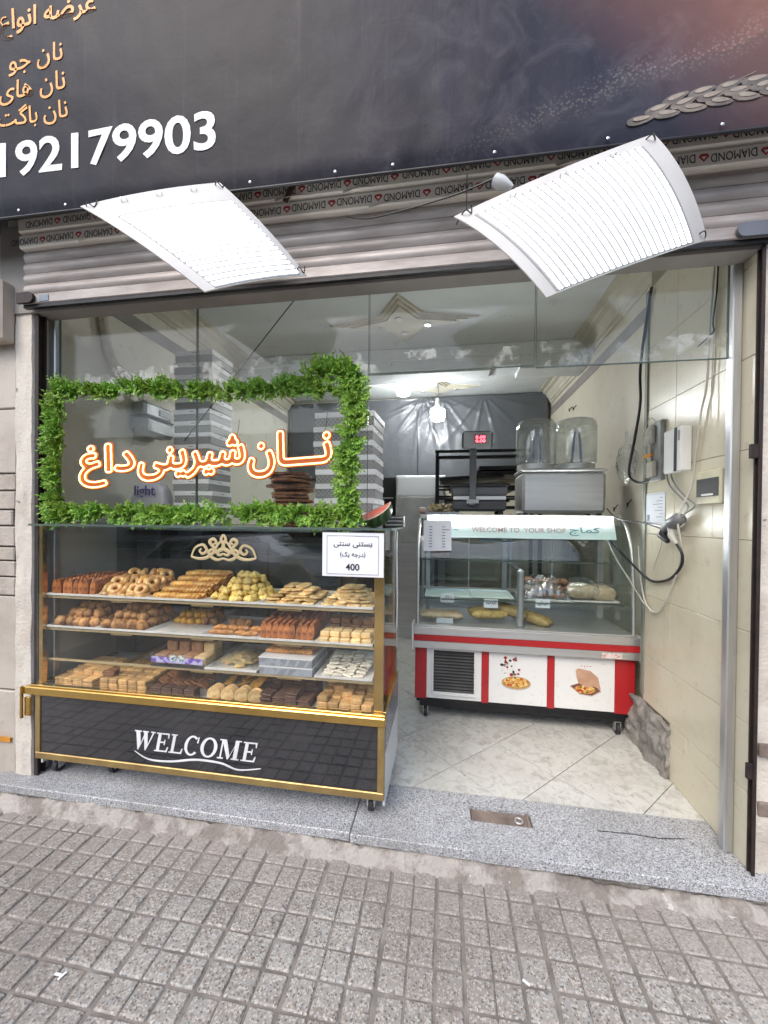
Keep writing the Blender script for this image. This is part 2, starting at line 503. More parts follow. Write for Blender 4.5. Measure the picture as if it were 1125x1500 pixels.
M_SLAT = pm('shutter_slat_paint', (.44, .40, .38), .5, .2, col2=(.29, .255, .24), scale=4, vec_scale=(1, 1, 5), bmp=.0008, bscale=40, rnd_v=.12)
M_FASCIA = pm('fascia_render', (.35, .33, .31), .85, scale=2)

# ---------------------------------------------------------------- the ground
g = MB(); g.box(-60, 60, -60, 60, -.4, -.16)
g.build('ground', M_ASPHALT, kind='structure')
pv = MB(); pv.box(-14, 14, -2.62, 1.66, -.16, -.0068)
pave = pv.build('pavement', M_GROUT, kind='structure')
PITCH_B = .0915
bm_ = MB(); bm_.box(-.0419, .0419, -.0419, .0419, -.012, 0, .004)
block_me = bm_.mesh('paving_block', M_BLOCK)
cells = []
for i in range(-62, 63):
    for j in range(-42, 18):
        x = i * PITCH_B + .03 + (.004 if i % 3 == 1 else 0); y = .02 + j * PITCH_B
        if y + .05 > 1.635: continue
        q = to_px((x, y, 0))
        inside = q is not None and -40 < q[0] < 1165 and -40 < q[1] < 1560
        cells.append((0 if inside else 1, (Vector((x, y, 0)) - EYE).length, x, y))
cells.sort()
far = MB()
for k, (outp, d, x, y) in enumerate(cells):
    dz = rnd.uniform(-.0022, .0006) - (.003 if rnd.random() < .06 else 0)
    R = Matrix.Translation((x + rnd.uniform(-.001, .001), y + rnd.uniform(-.001, .001), dz)) @ \
        Matrix.Rotation(rnd.uniform(-.012, .012), 4, 'X') @ Matrix.Rotation(rnd.uniform(-.012, .012), 4, 'Y') @ Matrix.Rotation(rnd.uniform(-.015, .015), 4, 'Z')
    if k < 300 and not outp:
        o = link('paving_block', block_me, pave)
        s = rnd.uniform(.96, 1.02)
        o.matrix_local = R @ Matrix.Diagonal((s, rnd.uniform(.96, 1.02), 1, 1))
    else:
        far.box(-.042, .042, -.042, .042, -.012, 0, 0, R)
far.build('paving_blocks', M_BLOCK, pave, kind='stuff')

kb = MB(); kb.box(-14, 14, -2.78, -2.62, -.16, .005, .012)
kb.build('kerb', M_KERB, kind='structure')
# broken mortar strip between paving and threshold
ms = MB()
def mort(u, v):
    x = -2.6 + 4.1 * u
    y = 1.568 + v * .072
    t = max(0, min(1, (v - .12) / .75)); t = t * t * (3 - 2 * t)
    hgt = .062 + .022 * mnoise.noise((x * 2.1, 3, 0))
    if x > .2: hgt -= .02 * min(1, (x - .2) * 2)
    z = -.006 + hgt * t + .018 * mnoise.noise((x * 11, y * 26, 1)) * min(1, v * 4) + .011 * mnoise.noise((x * 34, y * 50, 5))
    if v < .08: z -= .02
    y += .016 * mnoise.noise((x * 5, v * 2, 8)) * (1 - v)
    if v > .97: z -= .005
    return (x, y, z)
ms.grid(420, 14, mort)
ms.build('mortar_strip', M_MORTAR, kind='structure', smooth=60)
# loose lumps broken off the strip
ORD = 'first second third fourth fifth sixth seventh eighth ninth tenth eleventh twelfth thirteenth fourteenth fifteenth last'.split()
LX = [rnd.uniform(60, 330) for k in range(16)]
for k in range(16):
    px = LX[k]; py = 1155 + (px - 40) * .13 + rnd.uniform(3, 26)
    p = at_z(px, py, .02)
    lump = MB(); r0 = rnd.uniform(.008, .02)
    lump.lathe([(r0 * .5, -r0 * .3), (r0, 0), (r0 * .8, r0 * .4), (r0 * .25, r0 * .55)], 7, Matrix.Translation(p), fr=lambda a, s=k: 1 + .35 * math.sin(a * 2 + s) + .2 * math.sin(3 * a + s * 2))
    lump.build('mortar_lump', M_MORTAR, label='small lump of broken mortar on the crumbled step, %s along it' % ('%s from the left' % ORD[sorted(range(16), key=lambda i: LX[i]).index(k)]), cat='rubble', group='mortar lumps along the step', smooth=50)

# threshold of two granite slabs
th = MB(); th.box(-2.5, 1.4, 1.64, 1.95, -.1, .06)
thr = th.build('threshold', M_MORTAR, kind='structure')
sl = MB(); sl.box(-2.3, -.392, 1.617, 1.947, .06, .1, .004); sl.build('granite_slab', M_GRANITE, thr)
sl = MB()   # the right slab, with the pocket of the floor bolt cut out
X0, X1, Y0, Y1 = .13, .40, 1.775, 1.868
sl.box(-.388, X0, 1.61, 1.947, .06, .101, .003); sl.box(X1, 1.24, 1.61, 1.947, .06, .101, .003)
sl.box(X0 - .001, X1 + .001, 1.61, Y0, .0605, .1008); sl.box(X0 - .001, X1 + .001, Y1, 1.947, .0605, .1008)
sl.build('granite_slab', M_GRANITE, thr)
cr = MB(); cr.tube(smooth_path([at_z(875, 1217, .1012), at_z(925, 1222, .1012), at_z(965, 1228, .1012), at_z(1003, 1229, .1012)], 6), .0022, 5)
cr.build('crack', M_DARKMETAL, thr)
pl = thing('floor_bolt_plate', 'rusty sunken bolt plate with a ring in the granite threshold', 'bolt plate', ((X0 + X1) / 2, (Y0 + Y1) / 2, .08))
M_RUST = m_plaster('rusty_plate', (.24, .19, .16), (.12, .09, .075), .4, .65, 9, .75, .002, (.4, .36, .31))
p_ = MB(); p_.box(X0 + .003, X1 - .003, Y0 + .003, Y1 - .003, .078, .088, .002); p_.build('plate', M_RUST, pl)
p_ = MB(); p_.box(X0 + .09, X0 + .098, Y0 + .004, Y1 - .004, .088, .092); p_.build('rib', M_RUST, pl)
p_ = MB(); p_.box(X1 - .02, X1 - .008, Y0 + .004, Y1 - .004, .088, .096); p_.build('rib', M_RUST, pl)
rc = Vector((X1 - .055, (Y0 + Y1) / 2 - .005, .094))
p_ = MB(); p_.tube([rc + Vector((.017 * math.cos(a * .5236), .017 * math.sin(a * .5236), 0)) for a in range(12)], .0045, 7, closed=True); p_.build('ring', M_STEEL, pl, smooth=60)
p_ = MB(); p_.lathe([(.012, .086), (.012, .094), (.006, .097)], 12, Matrix.Translation((rc.x, rc.y, 0))); p_.build('bolt_head', M_RUST, pl, smooth=40)

# shop floor of marble tiles laid on the diagonal
fl = MB(); fl.box(-2.3, 1.5, 1.95, 5.2, -.05, .092)
floor = fl.build('shop_floor', M_GROUT, kind='structure')
def clip(poly, ax, val, keep_lo):
    out = []
    for i in range(len(poly)):
        a, b = poly[i], poly[(i + 1) % len(poly)]
        ina = (a[ax] <= val) == keep_lo; inb = (b[ax] <= val) == keep_lo
        if ina: out.append(a)
        if ina != inb:
            t = (val - a[ax]) / (b[ax] - a[ax]); out.append((a[0] + (b[0] - a[0]) * t, a[1] + (b[1] - a[1]) * t))
    return out
DG = .537; gap = .003
for i in range(-8, 9):
    for j in range(-8, 16):
        cx = .055 + .2685 + i * DG / 2 + 0; cyy = 2.155 + j * DG / 2
        if (i + j) & 1: continue
        h = DG / 2 - gap
        poly = [(cx - h, cyy), (cx, cyy - h), (cx + h, cyy), (cx, cyy + h)]
        for ax, val, lo in ((0, 1.248, True), (0, -2.108, False), (1, 5.0, True), (1, 1.951, False)):
            poly = clip(poly, ax, val, lo)
            if len(poly) < 3: break
        if len(poly) < 3: continue
        t = MB(); n = len(poly); z1 = .1 + rnd.uniform(-.0006, .0006)
        t.add([(x, y, .09) for x, y in poly] + [(x, y, z1) for x, y in poly],
              [tuple(range(n, 2 * n))] + [(k, (k + 1) % n, (k + 1) % n + n, k + n) for k in range(n)])
        t.build('floor_tile', M_MARBLE, floor)

# ---------------------------------------------------------------- room shell
w = MB(); w.box(1.25, 1.45, 1.72, 5.2, -.1, 3.08); rw = w.build('right_wall', M_INNER, kind='structure')
w = MB(); w.box(-2.35, -2.11, 1.76, 5.2, -.1, 3.08); lw_ = w.build('left_wall', M_LEFTWALL, kind='structure')
w = MB(); w.box(-2.11, 1.25, 5.02, 5.2, -.1, 3.08); w.build('back_wall', M_INNER, kind='structure')
w = MB(); w.box(-2.35, 1.45, 1.9, 5.2, 3.08, 3.3); ceil_ = w.build('ceiling', M_CEIL, kind='structure')
w = MB(); w.box(-2.109, 1.249, 3.96, 5.019, 3.03, 3.079); w.build('rear_ceiling', M_CEIL, kind='structure')
bm2 = MB()
bm2.box(-2.108, .40, 3.70, 3.958, 2.85, 3.078, .004); bm2.box(.40, .66, 3.70, 3.958, 2.885, 3.078); bm2.box(.66, 1.248, 3.70, 3.958, 2.85, 3.078, .004)
bm2.box(-2.108, 1.248, 3.66, 3.6985, 2.975, 3.078, .006)
bm2.build('ceiling_beam', M_BEAM, kind='structure')
for side, xw in (('right', 1.249), ('left', -2.109)):
    s = -1 if side == 'right' else 1
    prof = [(0, 2.925), (.012, 2.925), (.018, 2.95), (.03, 2.955), (.036, 2.985), (.06, 3.01), (.066, 3.03), (.10, 3.045), (.105, 3.065), (.15, 3.07), (.15, 3.0785), (0, 3.0785)]
    pts = [(xw + s * a, z) for a, z in prof]
    if s < 0: pts = pts[::-1]
    for y0, y1, in ((1.95, 3.655),):
        c_ = MB(); c_.prism(pts, y0, y1); c_.build('crown_moulding', M_GYPSUM, rw if side == 'right' else lw_, smooth=30)
    pts2 = [(x, z - .10) for x, z in pts if z < 3.07] ; pts2 = [(xw + s * a, z - .05) for a, z in prof]
    if s < 0: pts2 = pts2[::-1]
    c_ = MB(); c_.prism(pts2, 3.965, 4.93); c_.build('crown_moulding', M_GYPSUM, rw if side == 'right' else lw_, smooth=30)
    b_ = MB(); b_.box(min(xw, xw + s * .004), max(xw, xw + s * .004), 1.96, 4.93, 2.735, 2.824); b_.build('painted_band', M_BAND, rw if side == 'right' else lw_)
# star rosettes of stepped gypsum on the ceiling
def star(cx, cyy, z, rx, ryf, ryb, label):
    t = thing('ceiling_rosette', label, 'ceiling rosette', (cx, cyy, z))
    for k, (s, th_) in enumerate(((1, .012), (.86, .022), (.72, .034), (.58, .028))):
        pts = []
        for a in range(8):
            ang = a * math.pi / 4
            if a % 2 == 0: r = 1.0
            else: r = .40
            x = math.cos(ang) * r * rx; y = math.sin(ang) * r * (ryb if math.sin(ang) > 0 else ryf)
            pts.append((cx + x * s, cyy + y * s))
        m_ = MB(); n = len(pts)
        m_.add([(x, y, z) for x, y in pts] + [(cx + (x - cx) * .96, cyy + (y - cyy) * .96, z - th_) for x, y in pts],
               [tuple(range(n, 2 * n))[::-1]] + [(i, i + n, (i + 1) % n + n, (i + 1) % n) for i in range(n)])
        m_.build('star_step', M_GYPSUM, t)
    for dx, dy in ((-.02, -.1), (.2, .02), (-.18, .04), (.0, .14)):
        d = MB(); d.lathe([(.028, z - .040), (.03, z - .034), (.02, z - .032), (.018, z - .02)], 14, Matrix.Translation((cx + dx, cyy + dy, 0)))
        d.build('downlight', M_STEEL, t, smooth=40)
    return t
star(-.36, 3.16, 3.08, .62, .40, .38, 'large stepped star rosette on the ceiling before the beam')
star(-.1, 4.62, 3.03, .50, .3, .3, 'smaller star rosette on the ceiling behind the two bulbs')

# tiled facing of the right reveal, every tile a piece
w = MB(); w.box(1.192, 1.248, 1.70, 2.52, .1, 2.93); face = w.build('right_reveal', M_WALLGROUT, kind='structure')
zs = [.101, .30, .395, .665, 1.025, 1.385, 1.745, 2.11, 2.47, 2.83]
tm = {}
for r_ in range(len(zs) - 1):
    ys = [1.702, 1.94, 2.232, 2.522] if r_ % 2 else [1.702, 1.86, 2.232, 2.522]
    if zs[r_] < .6: ys = [1.702, 2.10, 2.522] if r_ % 2 else [1.702, 2.522]
    if r_ == 3: ys = [1.702, 2.25, 2.522]
    for a, b in zip(ys[:-1], ys[1:]):
        if zs[r_] < .39 and a > 2.2: continue
        if zs[r_] < .39: b = min(b, 2.245)
        t = MB(); e = rnd.uniform(0, .0012)
        t.box(1.18 + e, 1.193, a + .001, b - .001, zs[r_] + .001, zs[r_ + 1] - .001, .0015)
        t.build('wall_tile', M_WALLTILE, face)
w = MB(); w.box(1.172, 1.1795, 2.512, 2.54, .43, 2.82); w.build('edge_strip', pm('green_grey_strip', (.24, .27, .23), .5), face)
# broken mortar where the tiles are gone
lump = MB()
def conc(u, v):
    a = u * math.pi * 1.0
    y = 2.235 + .45 * u
    top = .275 + .03 * u
    t = v
    z = .095 + top * min(1, t * 1.35)
    x = 1.150 + .012 * (1 - u) + .03 * max(0, t - .7) / .3
    n = mnoise.noise((y * 14, z * 14, 2)) * .03 + mnoise.noise((y * 40, z * 40, 7)) * .014
    return (x + n, y + .02 * mnoise.noise((z * 20, 1, y * 9)), z + .02 * mnoise.noise((y * 18, 3, x * 9)) * t)
lump.grid(40, 28, conc)
def concf(u, v): # front cheek
    p = conc(0, v); return (p[0] + (1.2 - p[0]) * u, p[1] + .015 * mnoise.noise((u * 9, v * 9, 4)), p[2])
lump.grid(12, 28, lambda u, v: concf(1 - u, v))
lump.build('broken_wall_base', m_plaster('cement_rubble', (.36, .34, .31), (.17, .16, .15), .4, .6, 8, .9, .006, (.55, .53, .5)), label='rough grey lump of broken cement at the foot of the tiled wall', cat='rubble', smooth=50)

# ---------------------------------------------------------------- street front round the opening
w = MB(); w.box(-16, 16, 1.78, 2.0, 2.95, 6.5); w.build('facade_wall', M_FASCIA, kind='structure')
# left pier
pier = thing('stone_pillar', 'rose stone clad pillar with a chipped white edge left of the shop', 'pillar', (-2.6, 1.9, 0))
w = MB(); w.box(-15, -2.215, 1.735, 2.4, -.05, 2.95); w.build('core', M_GROUT, pier)
def jamb(u, v):
    x = -2.217 + u * .11
    z = -.02 + v * 2.85
    y = 1.698 + .006 * mnoise.noise((x * 20, z * 7, 0)) + .010 * max(0, mnoise.noise((x * 30, z * 11, 4)) - .25)
    if u > .98: y += .03
    return (x, y, z)
w = MB(); w.grid(8, 160, jamb); w.box(-2.212, -2.1115, 1.72, 2.39, -.05, 2.94); w.build('plaster_edge', M_PIER, pier, smooth=50)
z = .02; k = 0
hs = [.51, .50, .10, .085, .075, .11, .085, .10, .09, .34, .45, .48]
for h in hs:
    x1 = -2.222
    while x1 > -4.3:
        wdt = rnd.uniform(.28, .5) if h < .2 else rnd.uniform(.5, .8)
        s = MB(); dd = rnd.uniform(0, .012)
        s.box(x1 - wdt + .004, x1 - .003 - (rnd.uniform(0, .02) if .2 > h else 0), 1.712 - dd, 1.74, z + .004, min(z + h, 2.94) - .003, .005)
        s.build('stone', M_STONE if h < .26 else M_STONESLAB, pier)
        x1 -= wdt
    z += h
s = MB(); pa, pb = at_y(-20, 1076, 1.70), at_y(16, 1087, 1.70); s.box(pa.x, pb.x, 1.695, 1.7015, pb.z, pa.z); s.build('orange_sticker', pm('orange_tape', (.65, .27, .03), .4), pier)
bx = MB(); pa, pb = at_y(-40, 418, 1.66), at_y(11, 500, 1.66); bx.box(pa.x, pb.x, 1.63, 1.70, pb.z, pa.z, .008)
bx.build('junction_box', pm('beige_plastic', (.55, .46, .38), .5), label='beige box fixed high on the stone pillar', cat='box')
# right pier
pier = thing('plastered_pillar', 'dirty white plastered pillar with rust at the right edge', 'pillar', (1.7, 1.9, 0))
def rp(u, v):
    x = 1.187 + u * .6; z = -.03 + v * 3.0
    return (x, 1.69 + .012 * mnoise.noise((x * 9, z * 5, 0)) + .006 * mnoise.noise((x * 40, z * 30, 3)), z)
w = MB(); w.grid(30, 150, rp); w.build('plaster', M_PIER, pier, smooth=60)
w = MB(); w.box(1.255, 15, 1.725, 2.4, -.05, 2.95); w.build('core', M_GROUT, pier)
w = MB(); w.box(1.8, 15, 1.70, 1.7245, -.05, 2.95); w.build('facing_slab', M_STONESLAB, pier)
for (zz, hh) in ((.56, .05), (.33, .055)):
    w = MB(); w.box(1.196, 1.26, 1.676, 1.69, zz, zz + hh, .004); w.build('rust_plate', M_RUST, pier)
# shutter rails, posts
for x0, x1, lab in ((-2.106, -2.084, 'dark rusty shutter rail at the left jamb'), (1.173, 1.184, 'dark steel shutter rail at the right jamb')):
    t = MB()
    if x0 < 0: t.box(x0, x0 + .005, 1.702, 1.745, .08, 2.51); t.box(x0 + .005, x1, 1.738, 1.745, .08, 2.51); t.box(x0 + .005, x1, 1.702, 1.707, .08, 2.51)
    else: t.box(x1 - .003, x1, 1.672, 1.70, .102, 2.51); t.box(x0, x1 - .003, 1.672, 1.676, .102, 2.51); t.box(x0, x1 - .003, 1.694, 1.70, .102, 2.51)
    t.build('shutter_rail', M_RAIL, label=lab, cat='shutter rail')
t = MB(); t.box(1.148, 1.178, 1.675, 1.69, 1.70, 1.755, .002); t.build('latch_tab', M_RAIL, label='small dark metal latch tab on the right shutter rail', cat='latch')
t = MB(); t.box(1.155, 1.178, 1.675, 1.69, .47, .53, .002); t.build('latch_tab', M_RAIL, label='bent latch tab low on the right shutter rail', cat='latch')
for x0, x1, zb, lab in ((-2.108, -2.07, .101, 'grey aluminium post at the left wall behind the garland'), (1.143, 1.178, .102, 'grey aluminium post standing against the right tiled wall')):
    t = MB(); t.box(x0, x1, 1.775, 1.812, zb, 2.62, .004); t.build('glazing_post', M_ALU, label=lab, cat='post')

# ---------------------------------------------------------------- roller shutter and its film-wrapped tubes
M_FILM = pm('protective_film', (.90, .84, .74), .35, col2=(.92, .88, .82), scale=3, vec_scale=(1, 1, 6), rv=.12)
M_INK = pm('black_print', (.03, .028, .03), .5)
M_RED = pm('red_print', (.55, .05, .05), .5)
M_METAL2 = pm('dull_grey_metal', (.16, .165, .19), .5, .4)
sh = thing('roller_shutter', 'raised grey roller shutter above the shop opening with printed film strips', 'roller shutter', (-.45, 1.7, 2.5))
def slat(z0, h, name='slat'):
    n = 10; pts = []
    for k in range(n + 1):
        t = k / n
        b = .011 * math.sin(math.pi * t) + (.005 if .32 < t < .40 else 0)
        pts.append((1.662 - b, z0 + t * h))
    m_ = MB(); X0, X1 = -2.112, 1.19
    vs = [(x, y, z) for x in (X0, X1) for y, z in pts] + [(x, 1.672, z) for x in (X0, X1) for z in (z0, z0 + h)]
    N_ = n + 1
    fs = [(k, N_ + k, N_ + k + 1, k + 1) for k in range(n)] + [(2 * N_, 2 * N_ + 1, 2 * N_ + 3, 2 * N_ + 2), (0, 2 * N_, 2 * N_ + 2, N_), (n, N_ + n, 2 * N_ + 3, 2 * N_ + 1)]
    m_.add(vs, fs)
    return m_.build(name, M_SLAT, sh, smooth=40)
for k in range(4): slat(2.568 + k * .0545, .0525)
b_ = MB(); b_.box(-2.112, 1.19, 1.645, 1.675, 2.516, 2.565, .004); bb = b_.build('bottom_bar', M_SLAT, sh)
b_ = MB(); b_.box(-2.11, 1.188, 1.650, 1.670, 2.500, 2.5155); b_.build('rubber_seal', M_DARKMETAL, bb)
b_ = MB(); b_.box(-2.01, -1.955, 1.6425, 1.6445, 2.523, 2.553); b_.build('sticker', pm('blue_grey_sticker', (.22, .27, .33), .5), bb)
for xa, xb in ((-2.125, -2.03), (1.06, 1.195)):
    b_ = MB(); cx = xb if xa < 0 else xa
    pts = []
    for k in range(9):
        a = -math.pi / 2 + math.pi * k / 8
        if xa < 0: pts.append((xb - .026 + .026 * math.cos(a), 2.54 + .026 * math.sin(a)))
        else: pts.append((xa + .026 - .026 * math.cos(a), 2.54 - .026 * math.sin(a)))
    pts += [(xa, 2.566), (xa, 2.514)] if xa < 0 else [(xb, 2.514), (xb, 2.566)]
    b_.prism(pts, 1.628, 1.642); b_.build('end_lock', M_RAIL if xa < 0 else M_METAL2, sh)
hb = MB(); hb.box(-2.3, 1.3, 1.69, 1.779, 2.50, 2.949); hb.build('housing', M_FASCIA, sh)
tx = text_mesh('DIAMOND', extrude=.01, offset=-.004)
xs = [v.co.x for v in tx.vertices]; wd = max(xs)
for v in tx.vertices: v.co = Vector((-(v.co.x - wd / 2) * .155 / wd, -v.co.z * .05, -(v.co.y - .34) * .046))
tx.materials.clear(); tx.materials.append(M_INK); tx.name = 'lettering'
gem = MB(); gem.prism([(-.018, .004), (0, -.016), (.018, .004), (.011, .014), (-.011, .014)], -.0006, 0)
gem_me = gem.mesh('emblem', M_RED)
gemb = MB(); gemb.prism([(-.009, .0045), (0, -.009), (.009, .0045)], -.0009, -.00065)
gem_me2 = gemb.mesh('emblem_facet', M_FILM)
for z0, z1, ph, yy in ((2.787, 2.853, 0, 1.632), (2.862, 2.932, .09, 1.628)):
    f_ = MB(); f_.box(-2.118, 1.195, yy, yy + .04, z0, z1, .006); fo = f_.build('film_strip', M_FILM, sh)
    x = -2.08 + ph
    while x < 1.12:
        zc = (z0 + z1) / 2 + rnd.uniform(-.004, .004)
        o = link('lettering', tx, fo); o.matrix_local = Matrix.Translation((x, yy - .0004, zc)) @ Matrix.Rotation(rnd.uniform(-.03, .03), 4, 'Y')
        o = link('emblem', gem_me, fo); o.matrix_local = Matrix.Translation((x + .104, yy - .0002, zc))
        o = link('emblem_facet', gem_me2, fo); o.matrix_local = Matrix.Translation((x + .104, yy - .0002, zc))
        x += rnd.choice((.205, .205, .215))
    for k in range(5):   # torn flaps of film
        xx = rnd.uniform(-1.9, 1.0)
        fl_ = MB(); fl_.sheet(6, 3, lambda u, v: (xx + u * .12, yy - .002 - .012 * math.sin(u * 3) * v, z0 + .004 - .016 * v * (1 - u)), .0012)
        fl_.build('torn_film', M_FILM, sh)
p0 = at_y(425, 280, 1.62)
t = MB(); t.box(-.012, .012, -.004, .004, -.05, .05, .002, Matrix.Translation(p0) @ Matrix.Rotation(.5, 4, 'Y')); t.build('tape_scrap', pm('brown_tape', (.12, .075, .06), .5), sh)

# ---------------------------------------------------------------- banner over the shop
def m_banner():
    m, N, L, P = nt('banner_print')
    v = coords(N); sx = N.new('ShaderNodeSeparateXYZ'); L.new(v, sx.inputs[0])
    X, Z = sx.outputs['X'], sx.outputs['Z']
    n1 = noise(N, L, v, 1.6, 6, .6, .6)
    n2 = noise(N, L, v, 5, 7, .65, 1.2)
    t = math_(N, L, 'ADD', math_(N, L, 'MULTIPLY_ADD', X, .60, .42), math_(N, L, 'MULTIPLY_ADD', n1.outputs['Fac'], 1.3, -.65), clamp=True)
    c = mixc(N, L, t, (.0035, .004, .012), (.026, .027, .052))
    t2 = math_(N, L, 'MULTIPLY', ramp(N, L, n2.outputs['Fac'], [(.5, 0.0), (.72, 1.0)]), math_(N, L, 'MULTIPLY_ADD', X, .5, .55, clamp=True))
    c = mixc(N, L, math_(N, L, 'MULTIPLY', t2, .28), c, (.20, .19, .22))
    # warm corner of the printed picture
    w1 = math_(N, L, 'ADD', math_(N, L, 'MULTIPLY_ADD', X, 1.1, -.42), math_(N, L, 'MULTIPLY_ADD', Z, 1.0, -3.25), clamp=True)
    w1 = math_(N, L, 'MULTIPLY', w1, math_(N, L, 'MULTIPLY_ADD', n1.outputs['Fac'], .8, .5), clamp=True)
    c = mixc(N, L, w1, c, (.30, .135, .09))
    # printed flour, a dusty speckled ridge
    ridge = math_(N, L, 'SUBTRACT', Z, math_(N, L, 'MULTIPLY_ADD', X, .30, 2.83))
    ridge = math_(N, L, 'ADD', ridge, math_(N, L, 'MULTIPLY_ADD', n1.outputs['Fac'], .30, -.15))
    band = math_(N, L, 'SUBTRACT', 1.0, math_(N, L, 'MULTIPLY', math_(N, L, 'ABSOLUTE', ridge), 15.0), clamp=True)
    vo = N.new('ShaderNodeTexVoronoi'); vo.inputs['Scale'].default_value = 85; L.new(v, vo.inputs['Vector'])
    sp = ramp(N, L, vo.outputs['Distance'], [(.15, 1.0), (.5, .1)])
    right = math_(N, L, 'MULTIPLY_ADD', X, 1.2, .15, clamp=True)
    k = math_(N, L, 'MULTIPLY', math_(N, L, 'MULTIPLY', band, sp), right)
    c = mixc(N, L, math_(N, L, 'MULTIPLY', k, .42), c, (.36, .33, .31))
    below = math_(N, L, 'MULTIPLY', math_(N, L, 'LESS_THAN', ridge, 0.0), math_(N, L, 'MULTIPLY', right, .30))
    c = mixc(N, L, below, c, (.05, .05, .055))
    # rain streaks
    vs = coords(N, scale=(14, 1, .5)); n3 = noise(N, L, vs, 3, 3)
    c = mixc(N, L, ramp(N, L, n3.outputs['Fac'], [(.6, 0.0), (.75, .16)]), c, (.07, .07, .095))
    L.new(c, P.inputs['Base Color']); P.inputs['Roughness'].default_value = .48; P.inputs['Specular IOR Level'].default_value = .14
    n4 = noise(N, L, v, 26, 4); bump(N, L, P, n4.outputs['Fac'], .0012)
    return m
M_BANNER = m_banner()
ban = thing('shop_banner', 'wide dark printed banner with orange and white lettering above the shop', 'banner', (0, 1.6, 2.8))
ZB = lambda x: 2.812 - .012 * x
def bw(u, v):
    x = -3.4 + 6.8 * u; z = ZB(x) + v * 1.75
    return (x, banner_y(x, z), z)
def banner_y(x, z):
    v = max(0, (z - ZB(x)) / 1.75)
    y = 1.502 + .010 * mnoise.noise((x * 1.3, z * 2.2, 0)) + .006 * mnoise.noise((x * 5, z * 3, 4)) * (1 - v) + .003 * mnoise.noise((x * 14, z * 9, 1))
    if v < .03: y += .012 * (1 - v / .03)
    return y
b_ = MB(); b_.sheet(220, 60, bw, .0012); b_.build('printed_sheet', M_BANNER, ban, smooth=80)
b_ = MB(); b_.tube([(-3.4, 1.512, ZB(-3.4) - .002), (3.4, 1.512, ZB(3.4) - .002)], .006, 8); b_.build('hem', pm('black_hem', (.02, .02, .024), .4), ban, smooth=60)
b_ = MB(); b_.box(-3.4, 3.4, 1.53, 1.60, 2.90, 2.94); b_.box(-3.4, 3.4, 1.53, 1.60, 4.48, 4.54); b_.box(-3.4, 3.4, 1.605, 1.64, 2.95, 4.5); b_.build('frame', M_DARKMETAL, ban)
scr = MB(); scr.lathe([(.006, 0), (.006, .0015), (.0025, .0035)], 10, Matrix.Rotation(math.pi / 2, 4, 'X')); scr_me = scr.mesh('screw', M_ALU, 40)
x = -2.2
while x < 1.6:
    o = link('screw', scr_me, ban); o.matrix_parent_inverse = Matrix(); o.location = Vector((x, 1.497, ZB(x) + .014)) - ban.location
    x += rnd.uniform(.22, .40)
M_WHITEINK = pm('white_vinyl', (.80, .80, .82), .45, col2=(.74, .74, .77))
M_ORANGEINK = pm('orange_vinyl', (.82, .36, .06), .45, col2=(.76, .33, .07))
Yb = 1.4865
def banner_text(name, body, mat, pxr, h=None, w=None, **kw):
    p = at_y(*pxr, Yb)
    o = lettering(name, body, mat, ban, p, (1, 0, -.012), (0, 0, 1), h=h, w=w, align='R', th=.0008, **kw)
    for v in o.data.vertices: v.co.y += banner_y(v.co.x, v.co.z) - Yb - .0022
    return o
banner_text('lettering', '192179903', M_WHITEINK, (313, 213), h=.160, w=1.085, offset=.020, spacing=1.0)
banner_text('lettering', persian('نان جو'), M_ORANGEINK, (89, 92), w=.295, offset=.006)
banner_text('lettering', persian('نان های'), M_ORANGEINK, (93, 135), w=.36, offset=.006)
banner_text('lettering', persian('نان باگت'), M_ORANGEINK, (95, 174), w=.37, offset=.006)
banner_text('lettering', persian('عرضه انواع ن'), M_ORANGEINK, (136, 26), w=.62, offset=.018)
wh = MB(); wh2 = MB(); kk = 0
for row, (dz, n_) in enumerate(((0, 7), (.030, 6), (.058, 5))):
    for i in range(n_):
        x = .66 + i * .082 + row * .055; z = 2.862 + i * .0085 + dz
        a = .25 + rnd.uniform(-.12, .12) - .25 * (row == 0); L_ = .045; W_ = .0145
        pts = []
        for k in range(12):
            q = 2 * math.pi * k / 12
            ex, ez = L_ * math.cos(q), W_ * math.sin(q) * (1 - .25 * math.cos(q))
            pts.append((x + ex * math.cos(a) - ez * math.sin(a), z + ex * math.sin(a) + ez * math.cos(a)))
        kk += 1
        hl = [(x + (px_ - x) * .62 + .003, z + (pz_ - z) * .5 + .004) for px_, pz_ in pts]; wh2.prism(hl, Yb - .0024 - .0002 * kk * .2, Yb)
        wh.prism(pts, Yb - .0012 - .0002 * kk * .2, Yb + .002)
wh.v = [(x, y + banner_y(x, z) - Yb - .003, z) for x, y, z in wh.v]
wh.build('wheat_print', pm('wheat_print', (.20, .165, .135), .5, col2=(.10, .085, .075), scale=16, lo=.4, hi=.6, vec_scale=(1, 1, 2.2)), ban)
wh2.v = [(x, y + banner_y(x, z) - Yb - .003, z) for x, y, z in wh2.v]
wh2.build('grain_highlight_print', pm('grain_highlight', (.34, .285, .235), .5, col2=(.24, .20, .165), scale=30), ban)
wl = MB()
for k in range(14):
    x0 = rnd.uniform(.75, 1.1); z0 = rnd.uniform(2.875, 2.93)
    wl.tube([(x0, Yb - .002, z0), (x0 + rnd.uniform(.1, .3), Yb - .002, z0 + rnd.uniform(.02, .09))], .0011, 4)
wl.v = [(x, banner_y(x, z) - .0015, z) for x, y, z in wl.v]
wl.build('awn_print', pm('awn_print', (.30, .25, .2), .5), ban)

